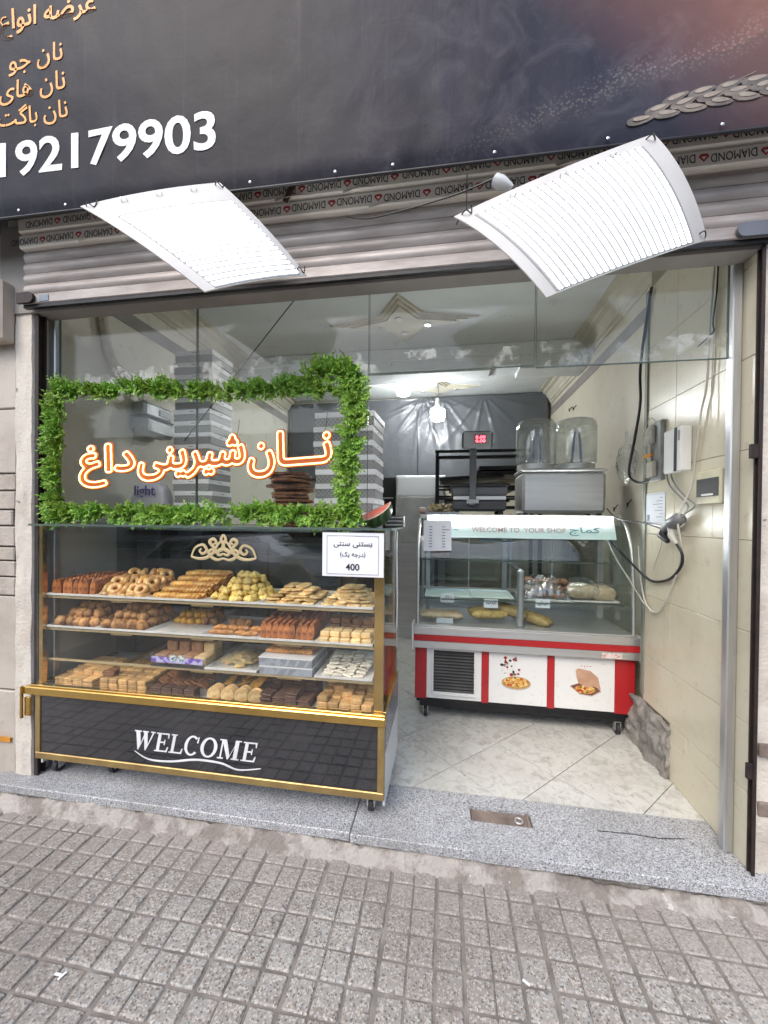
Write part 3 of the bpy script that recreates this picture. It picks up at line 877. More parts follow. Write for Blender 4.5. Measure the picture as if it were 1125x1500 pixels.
# ---------------------------------------------------------------- two curved light panels hung under the banner
M_PANELWHITE = pm('panel_white', (.62, .61, .59), .5, col2=(.54, .52, .50), scale=5)
M_LED = emit('led_strip_light', (.95, .98, 1.0), 5.2)
M_WIRE = pm('black_cable', (.018, .018, .02), .45)
M_WIREW = pm('white_cable', (.62, .60, .53), .5)
M_CLEARPLASTIC = glass('clear_plastic', (.93, .94, .95), .14, .10)
M_CRINKLE = glass('crinkled_plastic', (.95, .955, .96), .14, .13, None, .25)
M_GAPSHADE = pm('gap_shade_grey', (.33, .335, .34), .5, col2=(.29, .29, .295), scale=8)
def light_panel(label, C4, sag, n, along, rng_u, rng_v, skew):
    TL, TR, BR, BL = C4
    nrm = (TR - TL).cross(BL - TL).normalized()
    if nrm.dot(EYE - (TL + BR) / 2) < 0: nrm = -nrm
    def P(u, v, d=0.0):
        q = TL * (1 - u) * (1 - v) + TR * u * (1 - v) + BR * u * v + BL * (1 - u) * v
        s = sag * (4 * v * (1 - v)) + skew * (4 * u * (1 - u))
        return q + nrm * (s + d)
    t = thing('light_panel', label, 'light panel', tuple(TL))
    m_ = MB(); m_.sheet(26, 22, lambda u, v: P(u, v), .0045); m_.build('backing_sheet', M_PANELWHITE, t, smooth=50)
    ins = lambda p, q: P(rng_u[0] - .008 + (rng_u[1] - rng_u[0] + .016) * p, rng_v[0] - .008 + (rng_v[1] - rng_v[0] + .012) * q, .0036)
    m_ = MB(); m_.sheet(26, 22, ins, .0012); m_.build('gap_shade_sheet', M_GAPSHADE, t, smooth=50)  # grey sheet added under the strips so the gaps between them look darker
    for k in range(n):
        a = (k + .5) / n
        hw = .245 / n
        if along == 'v': fn = lambda p, q, a=a: P(rng_u[0] + (rng_u[1] - rng_u[0]) * (a + (p - .5) * 2 * hw), rng_v[0] + (rng_v[1] - rng_v[0]) * q, .0056)
        else: fn = lambda p, q, a=a: P(rng_u[0] + (rng_u[1] - rng_u[0]) * q, rng_v[0] + (rng_v[1] - rng_v[0]) * (a + (p - .5) * 2 * hw), .0056)
        m_ = MB(); m_.sheet(1, 14, fn, .0012)
        m_.build('led_strip', M_LED, t, smooth=60)
    for (u, v) in ((.04, .03), (.96, .04), (.97, .95)):
        m_ = MB(); p = P(u, v, .004); q = P(u + .02, v + .03, .004)
        m_.tube(smooth_path([P(u - .03, v - .02, -.03), p + nrm * .012, q, q + Vector((.0, .012, .035))], 4), .0022, 5); m_.build('tie_wire', M_DARKMETAL, t)
    for f in (.25, .5, .75):
        m_ = MB(); p = P(f, .07, .003); m_.tube([p, p + nrm * .01, p + (P(f + .03, .07) - P(f, .07)).normalized() * .02 + nrm * .01, p + (P(f + .03, .07) - P(f, .07)).normalized() * .02], .0018, 5); m_.build('hook', M_ALU, t)
    return t, P
C4 = [at_y(665, 318, 1.37), at_y(957, 197, 1.455), at_y(1035, 352, 1.52), at_y(800, 436, 1.32)]
lpr, PR = light_panel('tilted curved panel of lit white tubes hanging over the open doorway', C4, .028, 22, 'v', (.07, .90), (.10, .985), .012)
C4 = [at_y(118, 303, 1.30), at_y(322, 268, 1.455), at_y(449, 404, 1.56), at_y(300, 428, 1.24)]
lpl, PL = light_panel('glaring curved panel of lit white tubes hanging above the pastry case', C4, .022, 17, 'u', (.11, .93), (.24, .99), .010)
# hanging wires of the panels (thin ties up to the banner frame)
for P_, pts in ((PR, ((.05, .03), (.94, .03))), (PL, ((.06, .03), (.95, .03)))):
    for (u, v) in pts:
        m_ = MB(); q = P_(u, v); m_.tube([q, Vector((q.x + .01, 1.585, 2.83))], .0018, 5)
        m_.build('hanging_wire', M_DARKMETAL, label=None)
        o = COL.objects['hanging_wire'] if False else None
pj = at_y(735, 268, 1.50)
plug = thing('cable_connector', 'clear plastic cable connector above the doorway light panel', 'connector', tuple(pj))
m_ = MB(); m_.lathe([(.012, -.035), (.022, -.03), (.024, 0), (.018, .02), (.009, .045)], 10, Matrix.Translation(pj) @ Matrix.Rotation(2.1, 4, 'Y')); m_.build('shell', pm('milky_plastic', (.62, .64, .66), .25), plug, smooth=50)
m_ = MB(); m_.tube(smooth_path([pj + Vector((.04, 0, -.025)), pj + Vector((.055, -.01, -.05)), PR(.16, .06, .0)], 5), .003, 6); m_.tube(smooth_path([pj + Vector((-.03, 0, .02)), pj + Vector((-.2, .06, .02)), pj + Vector((-.5, .10, .005)), pj + Vector((-.62, .11, .03))], 5), .0035, 6); m_.build('lead', M_WIRE, plug)

# ---------------------------------------------------------------- glazing above the case
M_PANE = glass('window_glass', (.975, .985, .98), .01, .022, (2.13, 2.30, .30), .03)
M_EDGE = pm('glass_edge', (.10, .14, .125), .2)
YG = 1.80
for (x0, x1, z0, z1, lab) in ((-2.068, -1.257, 1.42, 2.62, 'clear glass pane at the far left above the pastry case'),
                              (-1.252, -.366, 1.42, 2.62, 'clear glass pane behind the glowing lettering'),
                              (-.362, .384, 2.142, 2.62, 'narrow clear glass pane hanging beside the green garland corner'),
                              (.389, 1.142, 2.132, 2.62, 'clear glass pane over the doorway with scraped sticker residue')):
    t = thing('glass_pane', lab, 'glass pane', ((x0 + x1) / 2, YG, z0))
    m_ = MB(); m_.box(x0 + .0015, x1 - .0015, YG, YG + .008, z0 + .002, z1); m_.build('sheet', M_PANE, t)
    m_ = MB(); m_.box(x0, x0 + .0013, YG - .0005, YG + .0085, z0 + .002, z1); m_.box(x1 - .0013, x1, YG - .0005, YG + .0085, z0 + .002, z1); m_.box(x0, x1, YG - .0005, YG + .0085, z0 - .0015, z0 + .0018)
    m_.build('polished_edge', M_EDGE, t)
w_ = MB(); w_.tube([at_y(448, 418, 1.835), at_y(360, 530, 1.835), at_y(270, 646, 1.835)], .0028, 6); w_.build('supply_cable', M_WIRE, label='thin black cable running diagonally behind the glass to the neon sign', cat='cable')

# ---------------------------------------------------------------- neon lettering
import numpy as np
def word_contours(body, w, h, grow, res=.0016):
    """outline of a whole word as closed loops in metres, strokes thickened by grow; fitted to w x h"""
    me = text_mesh(body, res=3)
    co = np.array([v.co[:2] for v in me.vertices]); lo, hi = co.min(0), co.max(0)
    co = (co - lo) / (hi - lo) * np.array([w - 2 * grow, h - 2 * grow]) + grow
    me.calc_loop_triangles()
    pad = .02; nx, ny = int((w + 2 * pad) / res), int((h + 2 * pad) / res)
    G = np.zeros((ny, nx), bool)
    for t in me.loop_triangles:
        a, b, c = (co[i] + pad for i in t.vertices)
        x0, y0 = np.floor(np.min([a, b, c], 0) / res).astype(int); x1, y1 = np.ceil(np.max([a, b, c], 0) / res).astype(int)
        X, Y = np.meshgrid((np.arange(x0, x1 + 1)) * res, (np.arange(y0, y1 + 1)) * res)
        d = lambda p, q: (q[0] - p[0]) * (Y - p[1]) - (q[1] - p[1]) * (X - p[0])
        e0, e1, e2 = d(a, b), d(b, c), d(c, a)
        G[y0:y1 + 1, x0:x1 + 1] |= ((e0 >= 0) & (e1 >= 0) & (e2 >= 0)) | ((e0 <= 0) & (e1 <= 0) & (e2 <= 0))
    r = max(1, int(grow / res)); D = np.zeros_like(G)
    for dy in range(-r, r + 1):
        for dx in range(-r, r + 1):
            if dx * dx + dy * dy <= r * r: D |= np.roll(np.roll(G, dy, 0), dx, 1)
    F = D.astype(float)
    for _ in range(2):
        K = np.zeros_like(F)
        for dy in range(-2, 3):
            for dx in range(-2, 3): K += np.roll(np.roll(F, dy, 0), dx, 1)
        F = K / 25
    seg = {}
    def key(p): return (round(p[0], 4), round(p[1], 4))
    for y in range(ny - 1):
        row = F[y:y + 2]
        act = np.where(((row > .5).any(0)[:-1] | (row > .5).any(0)[1:]) & ~((row > .5).all(0)[:-1] & (row > .5).all(0)[1:]))[0]
        for x in act:
            c = (F[y, x], F[y, x + 1], F[y + 1, x + 1], F[y + 1, x]); b = [v > .5 for v in c]
            if all(b) or not any(b): continue
            P4 = ((x, y), (x + 1, y), (x + 1, y + 1), (x, y + 1)); ins, outs = [], []
            for k in range(4):
                if b[k] != b[(k + 1) % 4]:
                    t = (.5 - c[k]) / (c[(k + 1) % 4] - c[k])
                    p = key((P4[k][0] + (P4[(k + 1) % 4][0] - P4[k][0]) * t, P4[k][1] + (P4[(k + 1) % 4][1] - P4[k][1]) * t))
                    (outs if b[k] else ins).append(p)
            for p, q in zip(outs, ins): seg[p] = q
    loops = []
    while seg:
        s0, cur = seg.popitem(); lp = [s0]
        while cur in seg:
            lp.append(cur); cur = seg.pop(cur)
        if len(lp) > 12: loops.append([(p[0] * res - pad, p[1] * res - pad) for p in lp[::3]])
    return loops
def fill_loops(loops, th):
    cu = bpy.data.curves.new('shape', 'CURVE'); cu.dimensions = '2D'; cu.fill_mode = 'BOTH'; cu.extrude = th / 2
    for lp in loops:
        sp = cu.splines.new('POLY'); sp.points.add(len(lp) - 1); sp.use_cyclic_u = True
        for p, q in zip(sp.points, lp): p.co = (q[0], q[1], 0, 1)
    o = bpy.data.objects.new('shape', cu); COL.objects.link(o)
    dg = bpy.context.evaluated_depsgraph_get(); dg.update()
    me = bpy.data.meshes.new_from_object(o.evaluated_get(dg))
    bpy.data.objects.remove(o); bpy.data.curves.remove(cu)
    return me
M_NEON = emit('neon_tube', (1.0, .42, .10), 2.2)
M_AMBER = pm('amber_acrylic', (.30, .085, .008), .4, col2=(.24, .066, .007))
M_BRONZE = pm('brown_acrylic_edge', (.16, .07, .03), .4)
neon = thing('neon_sign', 'glowing orange Persian neon lettering inside the garland frame', 'neon sign', (-1.25, 1.78, 1.42))
YN = 1.775
for body, a, b in (('داغ', (115, 716), (197, 646)), ('شیرینی', (201, 706), (359, 634)), ('نـــان', (362, 701), (486, 624))):
    pa, pb = at_y(*a, YN), at_y(*b, YN)
    w, h = pb.x - pa.x, pb.z - pa.z
    slope = .06
    loops = word_contours(persian(body), w, h - slope * w, .0075)
    bk = fill_loops(word_contours(persian(body), w + .020, h - slope * w + .020, .0165), .004)
    for v in bk.vertices:
        x, z = v.co.x - .010, v.co.y - .010
        v.co = Vector((pa.x + x, YN + .012 + v.co.z, pa.z + z + slope * x))
    bk.materials.clear(); bk.materials.append(M_AMBER); bk.name = 'letter_backing'
    bko = link('letter_backing', bk, neon)
    for lp in loops:
        m_ = MB(); m_.tube([(pa.x + x, YN + .003, pa.z + z + slope * x) for x, z in lp], .0043, 6, closed=True)
        m_.build('neon_tube', M_NEON, neon, smooth=70)
    for k in range(4):
        q = (pa.x + w * (k + .5) / 4, YN + .02, pa.z + h * .5)
    m_ = MB(); m_.tube(smooth_path([(pa.x + w * .9, YN + .012, pa.z + h * .9), (pa.x + w * .9 + .01, YN + .02, pa.z + h * 1.05), (pa.x + w * .93, YN + .021, pa.z + h * 1.3)], 4), .0012, 4); m_.build('hanging_thread', M_WIRE, neon)

# ---------------------------------------------------------------- leafy garland round the neon sign
def m_leaf():
    m, N, L, P = nt('plastic_leaf')
    v = coords(N)
    n1 = noise(N, L, v, 60, 2); n2 = noise(N, L, v, 7, 3)
    c = ramp(N, L, n1.outputs['Fac'], [(.3, (.07, .20, .03)), (.5, (.21, .42, .055)), (.7, (.40, .60, .10))])
    c = mixc(N, L, ramp(N, L, n2.outputs['Fac'], [(.42, 0.0), (.66, .6)]), c, (.20, .30, .03))
    L.new(c, P.inputs['Base Color']); P.inputs['Roughness'].default_value = .42
    P.inputs['Transmission Weight'].default_value = 0
    return m
M_LEAF = m_leaf()
M_STEM = pm('garland_stem', (.05, .09, .03), .6)
gar = thing('leaf_garland', 'green plastic leaf garland framing the neon lettering on the glass', 'garland', (-1.25, 1.75, 1.42))
def garland(path, dens, wid, seed, flat=.6):
    r_ = random.Random(seed); P_ = smooth_path(path, 12); m_ = MB()
    seglen = [(P_[i + 1] - P_[i]).length for i in range(len(P_) - 1)]; tot = sum(seglen)
    for _ in range(int(tot * dens)):
        d = r_.random() * tot; i = 0
        while d > seglen[i] and i < len(seglen) - 1: d -= seglen[i]; i += 1
        tdir = (P_[i + 1] - P_[i]).normalized(); base = P_[i] + tdir * d
        if mnoise.noise(base * 11) + .72 < r_.random() * .9: continue
        side = Vector((-tdir.z, 0, tdir.x))
        ang = r_.uniform(-math.pi, math.pi)
        dirv = (side * math.sin(ang) + Vector((0, -1, 0)) * (.25 + flat * abs(math.cos(ang))) + tdir * r_.uniform(-.5, .9) + Vector((0, 0, -.12))).normalized()
        base = base + side * r_.uniform(-.5, .5) * wid * .8
        L_ = wid * r_.uniform(.55, 1.25)
        u = dirv.cross(Vector((r_.uniform(-.4, .4), -1, r_.uniform(-.4, .4)))).normalized(); n = dirv.cross(u).normalized()
        npair = 5
        for k in range(npair + 1):
            f = (k + .6) / (npair + 1); c = base + dirv * L_ * f + n * (.012 * f * f * -1)
            ll = .028 * (1.15 - .5 * f) * r_.uniform(.8, 1.2); ww = ll * .27
            for sgn in ((-1, 1) if k < npair else (0,)):
                e = (u * sgn + dirv * (.75 if sgn else 2)).normalized() + n * r_.uniform(-.5, .3); e.normalize()
                f2 = e.cross(n).normalized()
                mid = c + e * ll * .5
                m_.add([c, mid + f2 * ww + n * .002, c + e * ll, mid - f2 * ww + n * .002, mid - n * .0015], [(0, 1, 4), (1, 2, 4), (2, 3, 4), (3, 0, 4)])
    o = m_.build('leaves', M_LEAF, gar, kind='stuff')
    s_ = MB(); s_.tube(P_, .004, 5); s_.build('stem', M_STEM, gar)
Y_ = 1.745
gp = lambda *ps: [at_y(x, y, Y_) for x, y in ps]
garland(gp((86, 768), (82, 700), (86, 630), (84, 580), (95, 565)), 520, .060, 1)
garland(gp((80, 572), (140, 575), (200, 568), (260, 572), (330, 575), (400, 568), (450, 566), (500, 572)), 480, .052, 2)
garland(gp((445, 548), (480, 545), (515, 548), (522, 580), (516, 640), (508, 700), (516, 766)), 520, .062, 3)
garland(gp((80, 752), (160, 750), (240, 756), (320, 752), (400, 752), (460, 756), (520, 758)), 560, .056, 4)
m_ = MB(); m_.tube(gp((488, 548), (486, 522), (492, 512)), .0015, 4); m_.tube(gp((512, 540), (505, 520), (497, 512)), .0015, 4); m_.build('tie_wire', M_DARKMETAL, gar)

# ---------------------------------------------------------------- pastry display case
M_GOLD = pm('polished_brass', (.74, .50, .16), .16, 1.0, col2=(.60, .40, .13), scale=7, rv=.08, bmp=.0004, bscale=25)
M_GOLDW = pm('worn_brass', (.50, .36, .15), .42, .75, col2=(.36, .25, .11), scale=9, bmp=.0006, bscale=60)
M_CASEGLASS = glass('case_glass', (.99, .995, .99), .008, .05, None, .018)
M_SHELFGLASS = glass('shelf_glass', (.975, .99, .985), .02, .035)
M_DARKGLASS = glass('smoked_glass', (.62, .65, .65), .02, .07)
M_BLACKGLASS = pm('black_glass_panel', (.018, .019, .023), .05, col2=(.03, .03, .034), scale=5, rv=.03, coat=.4, spec=.75)
M_LAMINATE = pm('pale_laminate', (.70, .71, .72), .3, col2=(.64, .65, .66), scale=2)
M_WHITE = pm('white_enamel', (.78, .78, .76), .35, col2=(.72, .72, .70), scale=6)
M_PAPER = pm('white_paper', (.80, .82, .86), .8, col2=(.76, .78, .83), scale=4)
M_TRAY = pm('tray_enamel', (.74, .73, .69), .35, col2=(.60, .58, .54), scale=12)
M_RUBBER = pm('dark_rubber', (.03, .03, .032), .6)
CX0, CX1, CY0, CY1 = -2.075, -.255, 1.68, 2.18
case = thing('pastry_case', 'brass framed glass pastry case with a black WELCOME panel', 'display case', (-1.17, 1.93, .1))
def part(name, mat, *boxes, parent=None, ch=0.0, smooth=None):
    m_ = MB()
    for b in boxes: m_.box(*b, ch)
    return m_.build(name, mat, parent or case, smooth)
part('front_panel', M_BLACKGLASS, (CX0 + .032, CX1 - .032, 1.686, 1.694, .241, .537))
part('bottom_rail', M_GOLDW, (CX0, CX1, 1.68, 1.712, .206, .240), ch=.003)
part('corner_stile', M_GOLDW, (CX0, CX0 + .030, 1.68, 1.711, .2405, .5405), ch=.002)
part('corner_stile', M_GOLDW, (CX1 - .030, CX1, 1.68, 1.711, .2405, .5405), ch=.002)
part('ledge_rail', M_GOLD, (CX0 - .05, CX1 + .006, 1.662, 1.712, .541, .5815), ch=.004)
part('end_bracket', M_GOLD, (CX0 - .058, CX0 - .047, 1.652, 1.665, .42, .585), (CX0 - .045, CX0 - .012, 1.664, 1.676, .43, .526), ch=.002)
part('ledge_lip', M_GOLD, (CX0 - .02, CX1 + .004, 1.672, 1.70, .582, .590), ch=.002)
part('side_rail', M_GOLD, (CX1 - .03, CX1 + .004, 1.7005, CY1, .5825, .592), (CX0, CX0 + .03, 1.7005, CY1, .5825, .592), ch=.002)
part('side_panel', M_LAMINATE, (CX1 - .009, CX1 + .001, 1.713, CY1, .165, .40)); part('side_panel', pm('reflection_grey_laminate', (.30, .31, .33), .18, spec=.6), (CX1 - .009, CX1 + .001, 1.713, CY1, .4015, .5815))  # upper panel coloured grey to stand for a dark reflection
part('side_panel', M_LAMINATE, (CX0, CX0 + .009, 1.713, CY1, .165, .5815))
part('floor_board', M_LAMINATE, (CX0 + .01, CX1 - .01, 1.714, CY1 - .012, .215, .23)); part('rear_board', M_LAMINATE, (CX0 + .0, CX1 - .0, CY1 - .010, CY1, .165, .58))
part('deck', M_LAMINATE, (CX0 + .0305, CX1 - .0305, 1.7135, CY1 - .012, .535, .545))
part('front_glass', M_CASEGLASS, (CX0 + .003, CX1 - .003, 1.684, 1.690, .5905, 1.404))
part('side_glass', M_CASEGLASS, (CX1 - .008, CX1 - .002, 1.692, CY1 - .012, .5925, 1.404)); part('side_glass', M_CASEGLASS, (CX0 + .002, CX0 + .008, 1.692, CY1 - .012, .5925, 1.404))
part('top_glass', glass('top_glass', (.80, .88, .85), .01, .05), (CX0 - .03, CX1 + .022, 1.672, 2.235, 1.405, 1.414))
part('glass_edge', M_EDGE, (CX0 - .03, CX1 + .022, 1.6695, 1.6715, 1.4045, 1.4145), (CX1 + .0225, CX1 + .0245, 1.672, 2.235, 1.4045, 1.4145))
part('brass_post', M_GOLD, (CX1 - .052, CX1 - .0085, 1.6925, 1.735, .5925, 1.404), ch=.002)
part('brass_post', M_GOLD, (CX0 + .0085, CX0 + .03, 1.6925, 1.72, .5925, 1.404), ch=.002)
part('brass_post', M_GOLD, (CX1 - .03, CX1 - .0082, 1.985, 2.015, .5925, 1.404), ch=.002)
part('brass_post', M_GOLD, (CX1 - .03, CX1 - .0082, CY1 - .030, CY1 - .013, .5925, 1.404), ch=.002)
part('rear_door', M_DARKGLASS, (CX0 + .01, -1.16, CY1 - .010, CY1 - .005, .60, 1.25)); part('rear_door', M_DARKGLASS, (-1.18, CX1 - .01, CY1 - .003, CY1 + .002, .60, 1.25))
part('rear_header', M_DARKGLASS, (CX0 + .01, CX1 - .01, CY1 - .012, CY1, 1.252, 1.404))
part('door_track', M_ALU, (CX0 + .01, CX1 - .01, CY1 - .012, CY1 + .004, .584, .598))
M_SHELFTRIM = pm('pale_brass_trim', (.60, .47, .27), .4, .3, col2=(.50, .38, .2), scale=7)
SHZ = {1: 1.040, 2: .873, 3: .714, 4: .545}
for k in (1, 2, 3):
    s_ = part('shelf', M_SHELFGLASS, (CX0 + .012, CX1 - .054, 1.725, 2.09, SHZ[k] - .006, SHZ[k]))
    part('shelf_edge', M_SHELFTRIM, (CX0 + .012, CX1 - .054, 1.7225, 1.7246, SHZ[k] - .011, SHZ[k] + .001), parent=s_)
    for xx in (-1.62, -1.17, -.72):
        part('shelf_bracket', M_GOLDW, (xx - .06, xx + .06, 1.73, 1.742, SHZ[k] - .022, SHZ[k] - .0065), parent=s_)
        part('shelf_arm', M_GOLDW, (xx - .008, xx + .008, 1.745, 2.165, SHZ[k] - .022, SHZ[k] - .0065), parent=s_)
# casters
def caster(parent, x, y, z0, z1, r=.026):
    m_ = MB(); m_.lathe([(r, -.011), (r, .011), (r * .6, .0125)], 16, Matrix.Translation((x, y, z0 + r)) @ Matrix.Rotation(math.pi / 2, 4, 'Y') ); w_ = m_.build('caster', M_RUBBER, parent, smooth=40)
    m_ = MB(); m_.box(x - .018, x - .0135, y - .016, y + .02, z0 + r * .8, z1 - .008); m_.box(x + .0135, x + .018, y - .016, y + .02, z0 + r * .8, z1 - .008); m_.box(x - .018, x + .018, y - .016, y + .022, z1 - .008, z1); m_.build('fork', M_STEEL, w_)
for x, y in ((-.325, 1.765), (-.30, 2.12), (-2.0, 2.12), (-1.72, 1.80), (-2.02, 1.76)): caster(case, x, y, .1, .206 if y < 1.9 else .215, .03)
# arabesque sticker
m_ = MB(); cxo, z0o = (-1.196 - .866) / 2, 1.255
def scroll(pts, r=.0085):
    for sg in (-1, 1):
        pp = [Vector((cxo + sg * x, 1.6825, z0o + z)) for x, z in pts]
        q = smooth_path(pp, 5); b = len(m_.v)
        m_.tube(q, [r * (1 - .45 * abs(2 * i / (len(q) - 1) - 1)) for i in range(len(q))], 6)
        for i in range(b, len(m_.v)): v = m_.v[i]; m_.v[i] = (v[0], 1.6825 + (v[1] - 1.6825) * .22, v[2])
scroll([(.0, .12), (.012, .098), (.0, .075), (-.006, .06)]); scroll([(.165, .012), (.145, .055), (.105, .07), (.085, .045), (.105, .028), (.122, .04), (.112, .052)])
scroll([(.165, .012), (.13, .004), (.09, .008), (.055, .03), (.03, .07), (.012, .088)]); scroll([(.0, .05), (.03, .038), (.05, .06), (.07, .085), (.05, .098), (.035, .082), (.05, .074)])
scroll([(.0, .008), (.03, .0), (.06, .012), (.075, .035), (.055, .048), (.04, .03)]); scroll([(0, .03), (.02, .022), (.03, .035), (.016, .05), (0, .056)])
m_.build('arabesque_sticker', pm('gold_sticker', (.56, .45, .25), .45, .1), case, smooth=60)
# WELCOME in slanted roman capitals
wl = MB(); WX0, WX1, WZ, WH = -1.515, -.842, .312, .092
def wpoly(pts, x, w, k=[0]):
    k[0] += 1
    wl.prism([(x + p[0] * w + (p[1]) * WH * .20, WZ + p[1] * WH) for p in pts], 1.6846 - .00006 * (k[0] % 9), 1.6855)
def serif(x0, x1, y, x, w): wpoly([(x0, y - .0), (x1, y - .0), (x1, y + .06), (x0, y + .06)], x, w)
def ring(x, w, a0, a1, n=28):
    P_ = []; Q_ = []
    for i in range(n + 1):
        a = a0 + (a1 - a0) * i / n
        P_.append((.5 + .5 * math.cos(a), .5 + .53 * math.sin(a))); Q_.append((.5 + .30 * math.cos(a), .5 + .44 * math.sin(a)))
    for i in range(n): wpoly([Q_[i], P_[i], P_[i + 1], Q_[i + 1]], x, w)
adv = {'W': 1.32, 'E': .86, 'L': .84, 'C': .92, 'O': 1.02, 'M': 1.30}
tot = sum(adv[c] for c in 'WELCOME'); x = WX0; u_ = (WX1 - WX0 - WH * .2) / tot
for ch in 'WELCOME':
    w = adv[ch] * u_ * .92
    if ch == 'E' or ch == 'L':
        wpoly([(.14, 0), (.36, 0), (.36, 1), (.14, 1)], x, w); serif(0, .45, 0, x, w); serif(0, .45, .94, x, w)
        wpoly([(.36, .0), (.95, 0), (1.0, .28), (.93, .28), (.84, .07), (.36, .07)], x, w)
        if ch == 'E':
            wpoly([(.36, .93), (.84, .93), (.88, .74), (.95, .74), (.95, 1), (.36, 1)], x, w)
            wpoly([(.36, .47), (.66, .47), (.66, .54), (.36, .54)], x, w); wpoly([(.64, .36), (.71, .36), (.71, .65), (.64, .65)], x, w)
    elif ch == 'O': ring(x, w, 0, 2 * math.pi)
    elif ch == 'C':
        ring(x, w, math.radians(50), math.radians(318)); wpoly([(.80, .66), (.90, .66), (.92, .98), (.85, .98)], x, w)
    elif ch == 'W':
        wpoly([(.06, 1), (.26, 1), (.40, .28), (.32, -.02), (.28, -.02)], x, w); wpoly([(.32, -.02), (.40, .24), (.56, .86), (.50, .9)], x, w)
        wpoly([(.44, 1), (.62, 1), (.74, .28), (.68, -.02), (.63, -.02)], x, w); wpoly([(.66, -.02), (.72, .1), (.96, .96), (.89, .96)], x, w)
        serif(0, .34, .95, x, w); serif(.40, .68, .95, x, w); serif(.80, 1.02, .95, x, w)
    elif ch == 'M':
        wpoly([(.10, 0), (.17, 0), (.17, 1), (.10, 1)], x, w); wpoly([(.10, 1), (.31, 1), (.56, .18), (.50, .0), (.46, .0)], x, w)
        wpoly([(.49, 0), (.53, .06), (.80, .92), (.80, 1.0)], x, w); wpoly([(.72, 0), (.90, 0), (.90, 1), (.72, 1)], x, w)
        serif(0, .27, 0, x, w); serif(.64, 1, 0, x, w); serif(0, .28, .95, x, w); serif(.76, 1.0, .95, x, w)
    x += adv[ch] * u_
wl.build('lettering', pm('white_lettering', (.82, .83, .85), .45), case)
m_ = MB(); pts = smooth_path([(-1.50, 1.6848, .302), (-1.42, 1.6848, .268), (-1.30, 1.6848, .270), (-1.17, 1.6848, .292), (-1.04, 1.6848, .290), (-.95, 1.6848, .268), (-.835, 1.6848, .286)], 8)
m_.tube(pts, [.0015 + .004 * math.sin(math.pi * i / (len(pts) - 1)) ** .6 for i in range(len(pts))], 6)
m_.v = [(v[0], 1.6848 + (v[1] - 1.6848) * .12, v[2]) for v in m_.v]
m_.build('swash', COL.objects['lettering'].data.materials[0] if False else bpy.data.materials['white_lettering'], case, smooth=60)
# price sheet on the glass
ps = thing('price_sheet', 'white printed sheet with Persian text and 400 taped on the case', 'price sheet', (-.405, 1.682, 1.198))
m_ = MB(); m_.sheet(8, 6, lambda u, v: (-.545 + .28 * u, 1.680 - .0015 * math.sin(u * 5) * v, 1.197 + .196 * v), .0006); m_.build('paper', M_PAPER, ps)
fr = MB()
for b in ((-.523, -.287, .0014, 0), (-.523, -.287, 0, .17),): pass
for (x0, x1, z0, z1) in ((-.524, -.288, 1.2075, 1.209), (-.524, -.288, 1.378, 1.3795), (-.524, -.5226, 1.209, 1.378), (-.2894, -.288, 1.209, 1.378)): fr.box(x0, x1, 1.6772, 1.6782, z0, z1)
fr.build('border_print', pm('grey_print', (.2, .2, .23), .6), ps)
lettering('lettering', persian('بستنی سنتی'), M_INK, ps, (-.405, 1.678, 1.326), (1, 0, 0), (0, 0, 1), w=.175, align='C', offset=.004)
lettering('lettering', persian('(درجه یک)'), M_INK, ps, (-.405, 1.678, 1.281), (1, 0, 0), (0, 0, 1), w=.115, align='C')
lettering('lettering', '400', M_INK, ps, (-.405, 1.678, 1.225), (1, 0, 0), (0, 0, 1), w=.062, align='C', offset=.012)
m_ = MB(); m_.sheet(4, 14, lambda u, v: (CX1 + .0006 + .002 * math.sin(v * 6), 2.06 + .055 * u, .86 + .53 * v), .0006)
m_.build('side_notice', M_PAPER, label='tall narrow white notice hung on the right side of the pastry case', cat='notice')

# ---------------------------------------------------------------- trays and pastries
def crust(name, c1, c2, rough=.55, bmp=.0022, bscale=110, scale=38, coat=0.0, lo=.36, hi=.62, rv=.30):
    return pm(name, c1, rough, col2=c2, scale=scale, bmp=bmp, bscale=bscale, rnd_v=rv, coat=coat, lo=lo, hi=hi)
M_STICKY = crust('glazed_roll', (.58, .22, .06), (.22, .055, .018), .3, .0025, 60, 45, .3)
M_BUN = crust('ring_bun', (.86, .56, .22), (.52, .25, .07), .4, coat=.3)
M_DARKSPOT = crust('dark_glaze', (0.159, 0.055, 0.024), (0.244, 0.098, 0.037), .3)
M_TWIST = crust('golden_twist', (.86, .52, .14), (.55, .24, .05), .38, coat=.2)
M_YELLOW = crust('yellow_rosette', (.90, .72, .26), (.82, .56, .13), .6)
M_COOKIE = crust('thin_cookie', (.90, .70, .36), (.62, .38, .13), .6)
M_BALL = crust('brown_puff', (.62, .33, .11), (.26, .10, .035), .5, .004, 70)
M_GOLDBALL = crust('saffron_puff', (0.900, 0.561, 0.073), (0.732, 0.329, 0.037), .4)
M_CROIS = crust('small_croissant', (0.671, 0.317, 0.085), (0.403, 0.146, 0.037), .4)
M_PALE = crust('pale_shortbread', (0.900, 0.708, 0.366), (0.781, 0.512, 0.220), .6)
M_BROWNSQ = crust('brown_shortbread', (0.439, 0.244, 0.122), (0.305, 0.152, 0.073), .6)
M_TAN = crust('tan_biscuit', (.72, .45, .19), (.56, .32, .115), .65)
M_CHOC = crust('chocolate_biscuit', (0.128, 0.061, 0.037), (0.085, 0.039, 0.024), .55)
M_WAFFLE = crust('brown_waffle', (0.329, 0.146, 0.055), (0.232, 0.091, 0.037), .55)
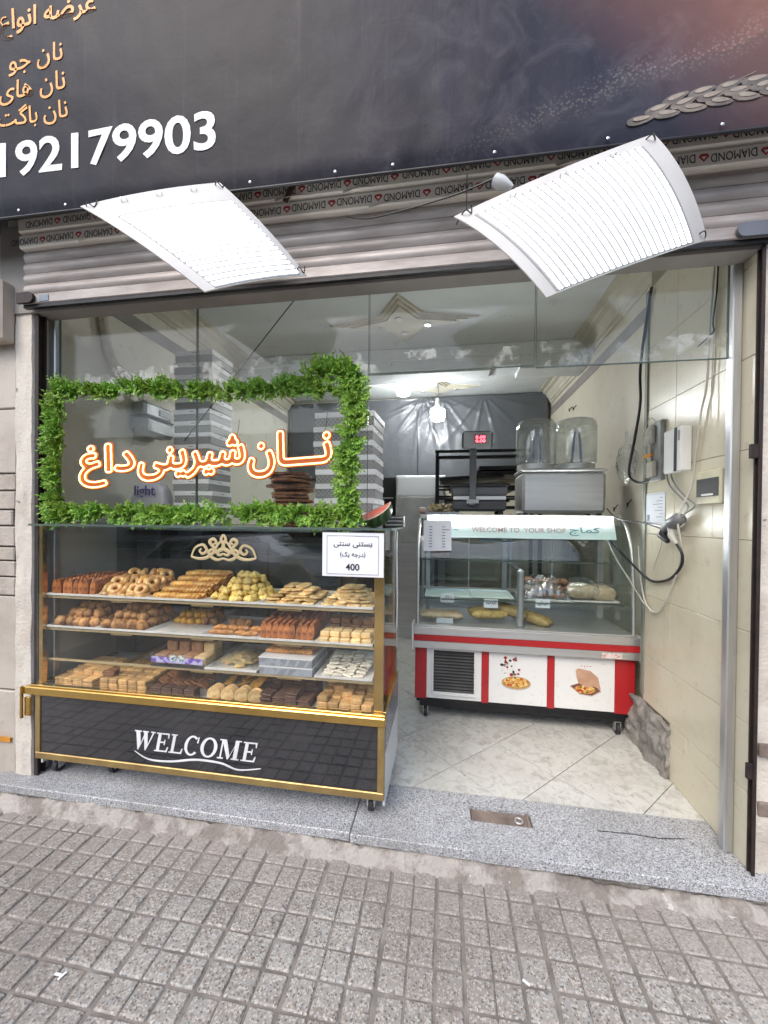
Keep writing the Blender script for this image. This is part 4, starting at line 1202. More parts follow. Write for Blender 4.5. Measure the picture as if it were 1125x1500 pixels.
M_WAFER = crust('embossed_wafer', (0.854, 0.610, 0.293), (0.634, 0.403, 0.159), .6)
M_ORANGEW = crust('orange_wafer', (0.900, 0.549, 0.110), (0.830, 0.403, 0.073), .5)
M_SUGAR = crust('sugared_stick', (0.830, 0.781, 0.659), (0.586, 0.525, 0.415), .8, .003, 120, 60)
M_GREYBOX = pm('silver_grey_carton', (.36, .38, .41), .35, .2, col2=(.50, .52, .55), scale=9, vec_scale=(1, 1, .3))

def rough_mesh(name, mat, fn, smooth=60):
    m_ = MB(); fn(m_); return m_.mesh(name, mat, smooth)
def blob(m_, prof, seg, amp, f, seed, sy=1.0):
    b = len(m_.v); m_.lathe(prof, seg)
    for i in range(b, len(m_.v)):
        v = Vector(m_.v[i]); n = mnoise.noise(v * f + Vector((seed, seed * 2.3, 0))); v = v * (1 + amp * n)
        m_.v[i] = (v.x, v.y * sy, v.z)
def half_loaf(m_, w, d, h, ridges):
    n = 14; seg = 9
    def P_(u, v):
        a = math.pi * u; k = 1 + .07 * math.sin(v * ridges * math.pi * 2)
        return (w / 2 * math.cos(a) * k, (v - .5) * d, h * (.18 + .82 * math.sin(a) ** .7) * k if 0 < u < 1 else 0)
    m_.grid(n, seg, lambda u, v: P_(1 - u, v))
    m_.add([P_(1 - i / n, 0) for i in range(n + 1)], [tuple(range(n + 1))[::-1]]); m_.add([P_(1 - i / n, 1) for i in range(n + 1)], [tuple(range(n + 1))])
PR_ = {}
PR_['sticky'] = [rough_mesh('glazed_roll', M_STICKY, lambda m_, k=k: half_loaf(m_, .031, .088, .080 + k * .005, 4)) for k in range(2)]
def ringbun(m_):
    m_.tube([(.021 * math.cos(a), .021 * math.sin(a), .0) for a in [2 * math.pi * i / 14 for i in range(14)]], .0125, 9, closed=True)
    m_.v = [(x, y, z * 1.05) for x, y, z in m_.v]
PR_['ring'] = [rough_mesh('ring_bun', M_BUN, ringbun, 170)]
def dot(m_): m_.lathe([(.0115, -.005), (.0115, .004), (.006, .006)], 10)
def twist(m_):
    for s in (0, 1):
        pts = [((t - .5) * .105, .0085 * math.sin(t * 22 + s * math.pi), .011 + .0065 * math.cos(t * 22 + s * math.pi)) for t in [i / 26 for i in range(27)]]
        m_.tube(pts, [.0095 * (1 - .5 * abs(2 * i / 26 - 1) ** 4) for i in range(27)], 6)
PR_['twist'] = [rough_mesh('braided_twist', M_TWIST, twist)]
def rosette(m_): m_.lathe([(.012, 0), (.021, .004), (.020, .013), (.013, .022), (.004, .030), (.001, .032)], 24, fr=lambda a: 1 + .13 * math.sin(a * 8))
PR_['rosette'] = [rough_mesh('cream_rosette', M_YELLOW, rosette, 70)]
PR_['cookie'] = [rough_mesh('thin_cookie', M_COOKIE, lambda m_, k=k: blob(m_, [(.020, 0), (.028, .0015), (.0295, .005), (.027, .0085), (.018, .010), (.006, .0095)], 14, .10, 60, k)) for k in range(3)]
PR_['ball'] = [rough_mesh('round_puff', M_BALL, lambda m_, k=k: blob(m_, [(.010, 0), (.020, .005), (.0245, .017), (.022, .030), (.013, .039), (.003, .042)], 14, .28, 42, k * 3)) for k in range(4)]
PR_['gold'] = [rough_mesh('saffron_puff', M_GOLDBALL, lambda m_, k=k: blob(m_, [(.008, 0), (.017, .004), (.020, .014), (.017, .025), (.003, .033)], 12, .15, 40, k)) for k in range(2)]
def crois(m_):
    pts = [(.034 * math.cos(a), .022 * math.sin(a), .012) for a in [math.pi * (.08 + .84 * i / 16) for i in range(17)]]
    m_.tube(pts, [.004 + .011 * math.sin(math.pi * i / 16) * (1 + .18 * math.cos(i * 2.4)) for i in range(17)], 9)
PR_['crois'] = [rough_mesh('small_croissant', M_CROIS, crois)]
def sq(w, d, h, grooves=0):
    def f(m_):
        m_.box(-w / 2, w / 2, -d / 2, d / 2, 0, h, min(.004, h * .3))
        for g_ in range(grooves):
            yy = -d / 2 + d * (g_ + .5) / grooves
            m_.box(-w / 2 + .003, w / 2 - .003, yy - d / grooves * .3, yy + d / grooves * .3, h - .0005, h + .0014, .0006)
    return f
PR_['pale'] = [rough_mesh('pale_shortbread', M_PALE, sq(.046, .046, .024), None)]
PR_['brownsq'] = [rough_mesh('brown_shortbread', M_BROWNSQ, sq(.050, .048, .026), None)]
PR_['tan'] = [rough_mesh('tan_biscuit', M_TAN, sq(.060, .060, .0088, 5), None)]
PR_['choc'] = [rough_mesh('chocolate_biscuit', M_CHOC, sq(.060, .050, .0095, 4), None)]
PR_['waffle'] = [rough_mesh('brown_waffle', M_WAFFLE, sq(.058, .046, .008, 5), None)]
PR_['tan2'] = [rough_mesh('tan_shortbread', M_TAN, sq(.052, .050, .024, 0), None)]
def wafer(m_):
    m_.lathe([(.034, 0), (.036, .002), (.036, .006), (.033, .0075), (.028, .0065), (.026, .008), (.016, .0065), (.014, .008), (.003, .008)], 22, fr=lambda a: 1 + .025 * math.sin(a * 11))
PR_['wafer'] = [rough_mesh('embossed_wafer', M_WAFER, wafer, 40)]
PR_['owafer'] = [rough_mesh('orange_wafer', M_ORANGEW, wafer, 40)]
def stick(m_):
    pts = [((t - .5) * .05, .003 * math.sin(t * 3), .006) for t in [i / 8 for i in range(9)]]
    m_.tube(pts, [.0045, .006, .0055, .0064, .0056, .0064, .0055, .006, .0045], 6)
PR_['stick'] = [rough_mesh('sugared_stick', M_SUGAR, stick)]
CUR = {}
def put(kind, x, y, z, rz=0.0, rx=0.0, ry=0.0, s=1.0):
    me = rnd.choice(PR_[kind]); o = bpy.data.objects.new(me.name, me); COL.objects.link(o)
    o.location = (x, y, z); o.rotation_euler = (rx, ry, rz); o.scale = (s, s, s)
    tag(o, CUR['label'], CUR['cat'], CUR['group'])
    return o
J = lambda a: rnd.uniform(-a, a)
BX = [-2.045, -1.765, -1.474, -1.162, -.876, -.590, -.318]
def tray(x0, x1, y0, y1, z, label, mat=None, paper=False):
    m_ = MB(); h = .016; e = .011; t = .002; x0 += .003; x1 -= .003
    out = [(x0, y0, z + h), (x1, y0, z + h), (x1, y1, z + h), (x0, y1, z + h)]
    ino = [(x0 + e, y0 + e, z + .001), (x1 - e, y0 + e, z + .001), (x1 - e, y1 - e, z + .001), (x0 + e, y1 - e, z + .001)]
    ini = [(x + (t if i in (0, 3) else -t), y + (t if i < 2 else -t), zz + t) for i, (x, y, zz) in enumerate(ino)]
    ot = [(x + (-.004 if i in (0, 3) else .004), y + (-.004 if i < 2 else .004), zz - .001) for i, (x, y, zz) in enumerate(out)]
    ot2 = [(x, y, zz - .009) for x, y, zz in ot]
    fs = []
    A, B, C_, D, E_ = 0, 4, 8, 12, 16
    for i in range(4):
        j = (i + 1) % 4
        fs += [(C_ + i, C_ + j, A + j, A + i), (A + i, A + j, D + j, D + i), (D + i, D + j, E_ + j, E_ + i), (E_ + i, E_ + j, B + j, B + i)]
    fs += [(B + 3, B + 2, B + 1, B), (C_, C_ + 1, C_ + 2, C_ + 3)]
    m_.add(out + ino + ini + ot + ot2, fs)
    return m_.build('tray', mat or M_TRAY, label=label, cat='tray', group='pastry trays in the case')
def setp(label, cat, group): CUR.update(label=label, cat=cat, group=group)
YF, YR = 1.716, 2.075
# --- top shelf
z = SHZ[1]; B0 = z + .0035
tray(BX[0], BX[1], YF, YR, z, 'white tray under the dark glazed rolls on the top shelf')
setp('dark glazed roll in the leftmost top shelf tray', 'pastry', 'glazed rolls on the top shelf')
for r_ in range(3):
    for i in range(8): put('sticky', BX[0] + .028 + i * .0315 + J(.002), YF + .06 + r_ * .092, B0 + r_ * .004, J(.08), 0, J(.12))
tray(BX[1], BX[2], YF, YR, z, 'white tray under the ring buns on the top shelf')
setp('golden ring bun in the second top shelf tray', 'pastry', 'ring buns on the top shelf')
for r_ in range(4):
    for i in range(5):
        for l_ in range(2 + (r_ > 0) + (r_ > 2)):
            put('ring', BX[1] + .045 + i * .05 + J(.004), YF + .04 + r_ * .06 + J(.004), B0 + .014 + l_ * .026 + (.018 if l_ == 0 and r_ else 0), J(1), 1.0 + J(.2) if l_ == 1 + (r_ > 0) + (r_ > 2) else J(.2), 0, 1.12)
tray(BX[2], BX[3], YF, YR, z, 'white tray under the braided twists on the top shelf')
setp('golden braided twist in the third top shelf tray', 'pastry', 'braided twists on the top shelf')
for l_ in range(5):
    for r_ in range(6 - l_):
        for c_ in range(2): put('twist', BX[2] + .085 + c_ * .115 + l_ * .010 + J(.006), YF + .045 + (r_ + l_) * .050, B0 + l_ * .021, J(.15), 0, 0, 1.25)
tray(BX[3], BX[4], YF, YR, z, 'white tray under the heap of yellow cream rosettes')
setp('yellow cream rosette in the fourth top shelf tray', 'pastry', 'yellow rosettes on the top shelf')
for l_ in range(5):
    R_ = .15 - l_ * .026
    n_ = (34, 28, 20, 13, 6)[l_]
    for i in range(n_):
        a = i * 2.399; rr = R_ * math.sqrt((i + .5) / n_)
        put('rosette', (BX[3] + BX[4]) / 2 + rr * math.cos(a) + l_ * .004, YF + .17 + rr * math.sin(a) * 1.05, B0 + l_ * .026 + J(.003), J(3), J(.5), J(.5), rnd.uniform(.9, 1.25))
for b, lab, tl in ((4, 'thin pale cookie in the fifth top shelf tray', 'white tray under the spread of thin pale cookies'), (5, 'thin pale cookie in the rightmost top shelf tray', 'white tray under the small tower of thin cookies')):
    tray(BX[b], BX[b + 1], YF, YR, z, tl); setp(lab, 'cookie', 'thin cookies in the %s tray' % ('fifth' if b == 4 else 'rightmost'))
    for l_ in range(6):
        for i in range(4 if l_ < 3 else 3 if l_ < 5 else 2):
            for r_ in range(4 if l_ < 2 else 3 if l_ < 4 else 2):
                if b == 5: x = (BX[5] + BX[6]) / 2 + (i - (3 if l_ < 3 else 2 if l_ < 5 else 1) / 2) * (.062 - l_ * .004); y = YF + .06 + l_ * .022 + r_ * .062
                else: x = BX[4] + .045 + i * .062 + l_ * .012; y = YF + .05 + l_ * .020 + r_ * .065
                if x > BX[b + 1] - .02: continue
                put('cookie', x + J(.008), y + J(.008), B0 + l_ * .0125, J(3), J(.12), J(.12), 1.15)
# --- second shelf
z = SHZ[2]; B0 = z + .0035
for b, lab, tl in ((0, 'brown puff in the leftmost second shelf tray', 'white tray under the leftmost heap of brown puffs'), (1, 'brown puff in the second tray of the second shelf', 'white tray under the second heap of brown puffs')):
    tray(BX[b], BX[b + 1], YF, YR, z, tl); setp(lab, 'pastry', 'brown puffs in the %s tray' % ('leftmost' if b == 0 else 'second'))
    for l_ in range(3):
        for r_ in range(5 - l_):
            for i in range(5 - l_): put('ball', BX[b] + .042 + i * .049 + l_ * .028 + J(.005), YF + .045 + (r_ + l_ * .85) * .052 + J(.004), B0 + l_ * .036, J(3), J(.3), J(.3), rnd.uniform(1.05, 1.25))
tray(BX[2], BX[3] - .01, YF, YR, z, 'white tray half empty with saffron puffs at its back')
setp('saffron puff in the third tray of the second shelf', 'pastry', 'saffron puffs on the second shelf')
for l_ in range(2):
    for r_ in range(3):
        for i in range(6 - l_): put('gold' if i < 4 else 'ball', BX[2] + .03 + i * .042 + l_ * .02 + J(.004), YF + .20 + (r_ + .6 * l_) * .042, B0 + l_ * .027, J(3), J(.3), J(.3))
tray(BX[3] - .008, BX[4], YF, YR, z, 'white tray with a few small croissants and bare paper')
setp('small croissant in the half empty second shelf tray', 'pastry', 'small croissants on the second shelf')
for r_ in range(2):
    for i in range(4): put('crois', BX[3] + .045 + i * .062 + J(.005), YF + .035 + r_ * .045, B0 + r_ * .01, J(.5))
for i in range(3):
    put('ball', BX[3] + .05 + i * .045, YF + .2, B0, J(3))
tray(BX[4], BX[5], YF, YR, z, 'white tray under the tight rows of sticky brown rolls')
setp('sticky brown roll in the fifth second shelf tray', 'pastry', 'sticky rolls on the second shelf')
for r_ in range(3):
    for i in range(9): put('sticky', BX[4] + .022 + i * .029 + J(.0015), YF + .058 + r_ * .088, B0 + r_ * .012, J(.05), 0, .12 + J(.06), 1.04)
tray(BX[5], BX[6], YF, YR, z, 'white tray under pale and brown shortbread squares')
setp('pale square shortbread in the rightmost second shelf tray', 'pastry', 'pale shortbread squares')
for l_ in range(2):
    for r_ in range(2):
        for i in range(5): put('pale', BX[5] + .036 + i * .050 + J(.003), YF + .035 + l_ * .022 + r_ * .05, B0 + l_ * .0245, J(.1), 0, J(.05))
setp('brown square shortbread behind the pale second shelf ones', 'pastry', 'brown shortbread squares')
for l_ in range(3):
    for r_ in range(2 if l_ < 2 else 1):
        for i in range(4): put('brownsq', BX[5] + .045 + i * .057 + J(.004), YF + .15 + l_ * .022 + r_ * .055, B0 + l_ * .0268, J(.25), .15 * (l_ == 2), J(.1))
# --- third shelf
z = SHZ[3]; B0 = z + .0035
cb = thing('clear_cake_box', 'clear plastic box of brown cake slices with a purple band', 'cake box', (BX[2] + .16, 1.85, z))
bx0, bx1 = BX[2] + .03, BX[3] + .015
M_CLEARBOX = glass('clear_box_plastic', (.94, .95, .96), .06, .07)
part('clear_wall', M_CLEARBOX, (bx0, bx1, YF, YF + .0015, z + .001, z + .07), (bx0, bx0 + .0015, YF + .002, YF + .22, z + .001, z + .07), (bx1 - .0015, bx1, YF + .002, YF + .22, z + .001, z + .07), parent=cb)
part('base', M_INK, (bx0 + .002, bx1 - .002, YF + .002, YF + .22, z + .0005, z + .004), parent=cb)
part('paper_band', pm('purple_band', (.16, .09, .42), .45, col2=(.55, .5, .75), scale=26, lo=.45, hi=.52), (bx0 + .01, bx1 - .01, YF - .0012, YF - .0002, z + .022, z + .050), parent=cb)
m_ = MB()
for k in range(2):
    m_.lathe([(.018, 0), (.018, .0008)], 16, Matrix.Translation(((bx0 + bx1) / 2 - .02 + k * .042, YF - .0014, z + .046)) @ Matrix.Rotation(math.pi / 2, 4, 'X'))
m_.build('round_emblem', pm('green_white_emblem', (.70, .76, .68), .4, col2=(.1, .2, .25), scale=90, lo=.5, hi=.55), cb)
for i in range(4):
    part('cake_slice', M_BROWNSQ if i < 3 else M_PALE, (bx0 + .006 + i * .072, bx0 + .074 + i * .072, YF + .02, YF + .10, z + .0045, z + .052), (bx0 + .010 + i * .070, bx0 + .070 + i * .070, YF + .106, YF + .19, z + .0045, z + .095), parent=cb, ch=.006)
tray(BX[3] + .018, BX[4], YF, YR, z, 'white tray of loose yellow cookies on the third shelf')
setp('yellow square cookie under wrap on the third shelf', 'cookie', 'yellow cookies on the third shelf')
M_YC = crust('yellow_cookie', (0.900, 0.708, 0.244), (0.854, 0.537, 0.146), .6); PR_['yc'] = [rough_mesh('yellow_cookie', M_YC, sq(.048, .036, .012), None)]
for i in range(26):
    a = i * 2.399; rr = .10 * math.sqrt(i / 26)
    put('yc', (BX[3] + .018 + BX[4]) / 2 + rr * math.cos(a), YF + .15 + rr * math.sin(a), B0 + .004 + .034 * (1 - rr / .1) + J(.003), J(3), J(.35), J(.35))
m_ = MB(); m_.sheet(14, 10, lambda u, v: (BX[3] + .03 + .235 * u, YF + .02 + .28 * v, B0 + .006 + .068 * math.sin(math.pi * u) ** .7 * math.sin(math.pi * min(1, v * 1.15 + .05)) ** .6 + .008 * mnoise.noise((u * 9, v * 9, 0))), .0004)
m_.build('plastic_wrap', M_CRINKLE, label='crinkled clear plastic wrap over the tray of yellow cookies', cat='wrap', smooth=60)
M_SILVERPRINT = pm('silver_print', (.42, .45, .50), .35, .3, col2=(.30, .32, .35), scale=14, lo=.47, hi=.53, vec_scale=(1, 1, 1.6))
for k, lab in enumerate(('silver grey carton lying lowest on the third shelf', 'silver grey carton stacked on top with croissants above')):
    cbx = thing('carton', lab, 'carton', (BX[4] + .135, YF + .13, z + k * .042))
    part('body', M_SILVERPRINT, (BX[4] + .012 - k * .004, BX[5] - .012 - k * .003, YF + .002 + k * .002, YF + .24, z + .0005 + k * .042, z + .036 + k * .042), parent=cbx, ch=.0015)
    part('lid_edge', M_WHITE, (BX[4] + .011 - k * .004, BX[5] - .011 - k * .003, YF + .0008 + k * .002, YF + .241, z + .0365 + k * .042, z + .041 + k * .042), parent=cbx)
    m_ = MB()
    for i in range(5):
        xx = BX[4] + .04 + i * .048
        m_.prism([(xx, z + .004 + k * .042), (xx + .014, z + .004 + k * .042), (xx + .03, z + .033 + k * .042), (xx + .016, z + .033 + k * .042)], YF + .0012 + k * .002, YF + .0035 + k * .002)
    m_.build('stripe_print', pm('pale_stripe', (.5, .53, .58), .4, .3), cbx)
setp('reddish croissant on the silver third shelf cartons', 'pastry', 'croissants on the silver cartons')
for r_ in range(2):
    for i in range(4): put('crois', BX[4] + .055 + i * .055, YF + .05 + r_ * .06, z + .0835, J(.5), 0, 0, 1.05)
tray(BX[5], BX[6], YF, YR, z, 'white tray under the heap of sugared sticks')
setp('white sugared stick in the rightmost third shelf tray', 'pastry', 'sugared sticks on the third shelf')
for l_ in range(6):
    for r_ in range(9 - l_):
        for i in range(4 if l_ < 4 else 3): put('stick', BX[5] + .048 + i * .052 + J(.006) + l_ * .005, YF + .03 + (r_ + l_) * .021 + J(.004), B0 + l_ * .010, J(.5), J(.2), J(.15))
# --- deck
z = SHZ[4]; B0 = z + .0035; YF2 = 1.72
tray(BX[0], BX[1], YF2, YR, z, 'white tray under tan biscuits at the left end of the deck')
setp('thin tan biscuit at the left end of the deck', 'biscuit', 'tan biscuits at the left of the deck')
for c_ in range(4):
    for r_ in range(4):
        for l_ in range(6 if r_ < 1 else 8): 
            if c_ == 0 and l_ > 5: continue
            if c_ == 0: put('tan', BX[0] + .024 + l_ * .0096, YF2 + .045 + r_ * .064, B0 + .031 + r_ * .006, J(.04), 0, 1.5708 + J(.05))
            else: put('tan', BX[0] + .100 + (c_ - 1) * .0612 + J(.001), YF2 + .045 + r_ * .0615, B0 + l_ * .0098 + r_ * .004, J(.06))
tray(BX[1], BX[2], YF2, YR, z, 'white tray under tan and brown biscuits second from left on the deck')
setp('thick tan shortbread in the second deck tray', 'biscuit', 'tan shortbread on the deck')
for c_ in range(5):
    for r_ in range(5):
        for l_ in range(3): put('tan2', BX[1] + .040 + c_ * .054 + J(.003), YF2 + .04 + r_ * .0525, B0 + l_ * .0245 + r_ * .005, J(.05))
setp('thin brown waffle atop the second deck tray', 'biscuit', 'waffles on the second deck tray')
for l_ in range(3): put('waffle', BX[1] + .04 + l_ * .004, YF2 + .06, B0 + .076 + l_ * .0095, J(.2), .1)
tray(BX[2], BX[3], YF2, YR, z, 'white tray under the brown waffles in the middle of the deck')
setp('dark brown waffle in the third deck tray', 'biscuit', 'brown waffles on the deck')
for c_ in range(4):
    for l_ in range(5): put('choc', BX[2] + .045 + c_ * .062, YF2 + .038, B0 + l_ * .0105, J(.08))
for r_ in range(4):
    for i in range(7): put('waffle', BX[2] + .04 + i * .036 + J(.004), YF2 + .10 + r_ * .058, B0 + .050 + r_ * .008 + J(.004), .3 + J(.3), .2, .5 + J(.15))
tray(BX[3], BX[4], YF2, YR, z, 'white tray under the round embossed wafers on the deck')
setp('round embossed wafer on edge in the fourth deck tray', 'wafer', 'round wafers on the deck')
for c_ in range(4):
    for l_ in range(5 if c_ < 3 else 3): put('wafer', BX[3] + .045 + c_ * .072, YF2 + .032 + l_ * .0115, B0 + .0365, 0, 1.45 + J(.05), J(.1))
setp('round orange wafer behind the standing deck wafers', 'wafer', 'orange wafers on the deck')
for c_ in range(3):
    for l_ in range(4): put('owafer', BX[3] + .07 + c_ * .075 + J(.01), YF2 + .14 + l_ * .03, B0 + .052 + l_ * .004, J(3), .35, J(.2))
tray(BX[4] - .004, BX[5], YF2, YR, z, 'white tray under the dark chocolate biscuits on the deck')
setp('dark chocolate biscuit stacked in the fifth deck tray', 'biscuit', 'chocolate biscuits on the deck')
for c_ in range(4):
    for r_ in range(4):
        for l_ in range((6, 5, 7, 4)[c_] if r_ < 2 else 8): put('choc', BX[4] + .036 + c_ * .0625 + J(.004), YF2 + .042 + r_ * .055 + J(.004), B0 + l_ * .0108, J(.15), J(.04), (.12 if l_ > 4 else 0) + J(.03))
tray(BX[5], BX[6], YF2, YR, z, 'white tray under tan shortbread at the right end of the deck')
setp('tan shortbread at the right end of the deck', 'biscuit', 'shortbread at the right of the deck')
for c_ in range(5):
    for r_ in range(4):
        for l_ in range(2 if (c_ + r_) % 3 else 3): put('tan2', BX[5] + .030 + c_ * .0535 + J(.003), YF2 + .04 + r_ * .053, B0 + l_ * .0248 + r_ * .006, J(.15), 0, J(.06))

# say where in its tray each piece lies
by = {}
for o in COL.objects:
    if o.get('group') and o.get('category') in ('pastry', 'cookie', 'biscuit', 'wafer') and o.parent is None: by.setdefault(o['label'], []).append(o)
for lab, L_ in by.items():
    if len(L_) < 4: continue
    lo = [min(o.location[k] for o in L_) for k in range(3)]; hi = [max(o.location[k] for o in L_) for k in range(3)]
    def word(o, k, ws):
        r = hi[k] - lo[k]
        return ws[min(len(ws) - 1, int((o.location[k] - lo[k]) / max(r, 1e-6) * len(ws)))] if r > .02 else ''
    for o in L_:
        w_ = [word(o, 1, ('front row', 'second row', 'third row', 'rear row')), word(o, 2, ('bottom layer', 'middle layer', 'top layer')), word(o, 0, ('left', 'centre left', 'centre', 'centre right', 'right'))]
        o['label'] = lab + ', ' + ' '.join(x for x in w_ if x)

# ---------------------------------------------------------------- things standing on the case
wm = thing('watermelon_slice', 'cut watermelon wedge lying on the glass top of the case', 'watermelon', tuple(at_y(546, 774, 1.90)))
def m_rind():
    m, N, L, P = nt('watermelon_rind'); v = coords(N); n = noise(N, L, v, 16, 3)
    w_ = N.new('ShaderNodeTexWave'); w_.inputs['Scale'].default_value = 9; w_.inputs['Distortion'].default_value = 6; L.new(v, w_.inputs['Vector'])
    L.new(mixc(N, L, w_.outputs['Fac'], (.012, .04, .012), (.06, .13, .04)), P.inputs['Base Color']); P.inputs['Roughness'].default_value = .3; return m
M_RIND = m_rind(); M_PITH = pm('melon_pith', (.80, .74, .62), .5); M_FLESH = crust('melon_flesh', (0.878, 0.122, 0.085), (0.732, 0.268, 0.195), .35, .002, 60, 40)
cen = at_y(548, 757, 1.90); cen.z = 1.414 + .088
R0 = .088
Mw = Matrix.Translation(cen) @ Matrix.Rotation(math.radians(-26), 4, 'Y') @ Matrix.Rotation(math.radians(4), 4, 'X')
def wedge(R, a0, a1):
    """spherical wedge about local X; returns rind grid function"""
    return lambda u, v: (R * 1.05 * math.cos(math.pi * u), R * math.sin(math.pi * u) * math.cos(a0 + (a1 - a0) * v), R * math.sin(math.pi * u) * math.sin(a0 + (a1 - a0) * v))
A0, A1 = math.radians(205), math.radians(318)
m_ = MB(); m_.grid(24, 12, wedge(R0, A0, A1), Mw); m_.build('rind', M_RIND, wm, smooth=170)
for nm, ro, ri, mt in (('pith', R0, R0 * .90, M_PITH), ('flesh', R0 * .90, 0, M_FLESH)):
    m_ = MB()
    for a in (A0, A1):
        def face(u, v, a=a):
            r = ri + (ro - ri) * v
            b = .0015 * mnoise.noise((u * 30, v * 30, a)) if nm == 'flesh' and 0 < v < 1 else 0
            return (r * 1.05 * math.cos(math.pi * u), r * math.sin(math.pi * u) * math.cos(a) + b, r * math.sin(math.pi * u) * math.sin(a) + b)
        m_.grid(24, 5, face, Mw)
    m_.build(nm, mt, wm, smooth=60)
ob = thing('ornate_box', 'small black ornate gift box behind the watermelon wedge', 'gift box', (-.245, 2.12, 1.4145))
part('body', M_INK, (-.325, -.222, 2.08, 2.16, 1.4145, 1.475), parent=ob, ch=.002)
m_ = MB()
for i in range(9):
    for j in range(3):
        m_.lathe([(.0045, 0), (.003, .0008)], 6, Matrix.Translation((-.317 + i * .0108, 2.0795, 1.425 + j * .02)) @ Matrix.Rotation(math.pi / 2, 4, 'X'))
m_.box(-.318, -.229, 2.0788, 2.0797, 1.4195, 1.4205); m_.box(-.318, -.229, 2.0788, 2.0797, 1.4695, 1.4705)
m_.build('silver_ornament', pm('silver_foil', (.6, .6, .58), .3, .8), ob)
# cake boxes
def m_lattice():
    m, N, L, P = nt('grey_lattice_carton'); v = coords(N, scale=(1, 1, 1))
    sx = N.new('ShaderNodeSeparateXYZ'); L.new(v, sx.inputs[0])
    h = math_(N, L, 'ADD', sx.outputs['X'], sx.outputs['Y'])
    a = math_(N, L, 'PINGPONG', math_(N, L, 'ADD', h, sx.outputs['Z']), .012); b = math_(N, L, 'PINGPONG', math_(N, L, 'SUBTRACT', h, sx.outputs['Z']), .012)
    k = math_(N, L, 'MINIMUM', a, b)
    c = mixc(N, L, math_(N, L, 'LESS_THAN', k, .0022), (.20, .198, .195), (.42, .415, .41))
    n = noise(N, L, v, 9, 4); c = mixc(N, L, ramp(N, L, n.outputs['Fac'], [(.4, 0.0), (.7, .5)]), c, (.36, .35, .34))
    L.new(c, P.inputs['Base Color']); P.inputs['Roughness'].default_value = .45; return m
M_LATTICE = m_lattice(); M_LID = pm('white_carton_lid', (.92, .915, .92), .45, col2=(.88, .875, .88), scale=3, rnd_v=.05)
def cake_box(x, y, z, w, d, h, rz, label, group):
    t = thing('cake_box', label, 'cake box', (0, 0, 0), group)
    ROOTS[t.name] = Matrix()
    hl = h * .40
    m_ = MB(); m_.box(-w / 2, w / 2, -d / 2, d / 2, 0, h - hl, .001); o = m_.build('body', M_LATTICE, t)
    m_ = MB(); m_.box(-w / 2 - .003, w / 2 + .003, -d / 2 - .003, d / 2 + .003, h - hl + .0005, h - .0005, .0015); m_.build('lid', M_LID, t)
    m_ = MB(); m_.box(-.012, .022, -d / 2 - .0036, -d / 2 - .0031, h - hl * .55, h - hl * .45); m_.box(w / 2 + .0031, w / 2 + .0036, -.02, .015, h - hl * .55, h - hl * .45); m_.build('lid_print', M_INK, t)
    t.location = (x, y, z); t.rotation_euler = (0, 0, rz)
    return t
ords = ['topmost', 'second', 'third', 'fourth', 'fifth', 'sixth', 'seventh', 'eighth', 'ninth', 'tenth', 'eleventh', 'twelfth', 'thirteenth', 'fourteenth', 'fifteenth', 'sixteenth']
xr = (at_y(461, 680, 2.0).x + at_y(549, 680, 2.0).x) / 2
for k in range(8):
    lab = 'white lidded grey cake box, %s of the stack behind the garland' % (ords[k] if k == 0 else ords[k] + ' from the top')
    cake_box(xr + J(.006), 2.0 + .13, 1.4145 + (7 - k) * .0762, .325, .26, .0758, J(.035) - .02, lab, 'cake boxes on the case')

# ---------------------------------------------------------------- behind the case
M_WOOD = pm('dark_wood', (.11, .07, .045), .5, col2=(.07, .045, .03), scale=5, vec_scale=(1, 1, 8))
cab = thing('back_counter', 'dark wooden counter behind the pastry case at the left wall', 'counter', (-1.4, 2.5, .1))
part('body', M_WOOD, (-2.08, -.62, 2.34, 2.72, .1, 1.37), parent=cab); part('counter_top', M_LAMINATE, (-2.1, -.60, 2.262, 2.74, 1.3705, 1.40), parent=cab, ch=.003)
for i in range(3): part('door', pm('grey_door_%d' % i, (.30, .295, .285), .4), (-2.06 + i * .48, -1.60 + i * .48, 2.325, 2.3395, .2, 1.3), parent=cab, ch=.003)
xl = (at_y(254, 620, 2.31).x + at_y(310, 620, 2.31).x) / 2
for k in range(15):
    cake_box(xl + J(.008), 2.31 + .12, 1.4005 + (14 - k) * .0765, .27, .23, .0761, J(.05) - .03,
             'pale lidded cake box, %s of the tall stack by the left wall' % (ords[k] if k == 0 else ords[k] + ' from the top'), 'cake boxes by the left wall')
M_BREADPACK = crust('dark_flat_pastry', (.30, .12, .04), (.15, .055, .02), .3, .004, 40, 30, .4)
pa, pb = at_y(373, 700, 2.36), at_y(458, 700, 2.36)
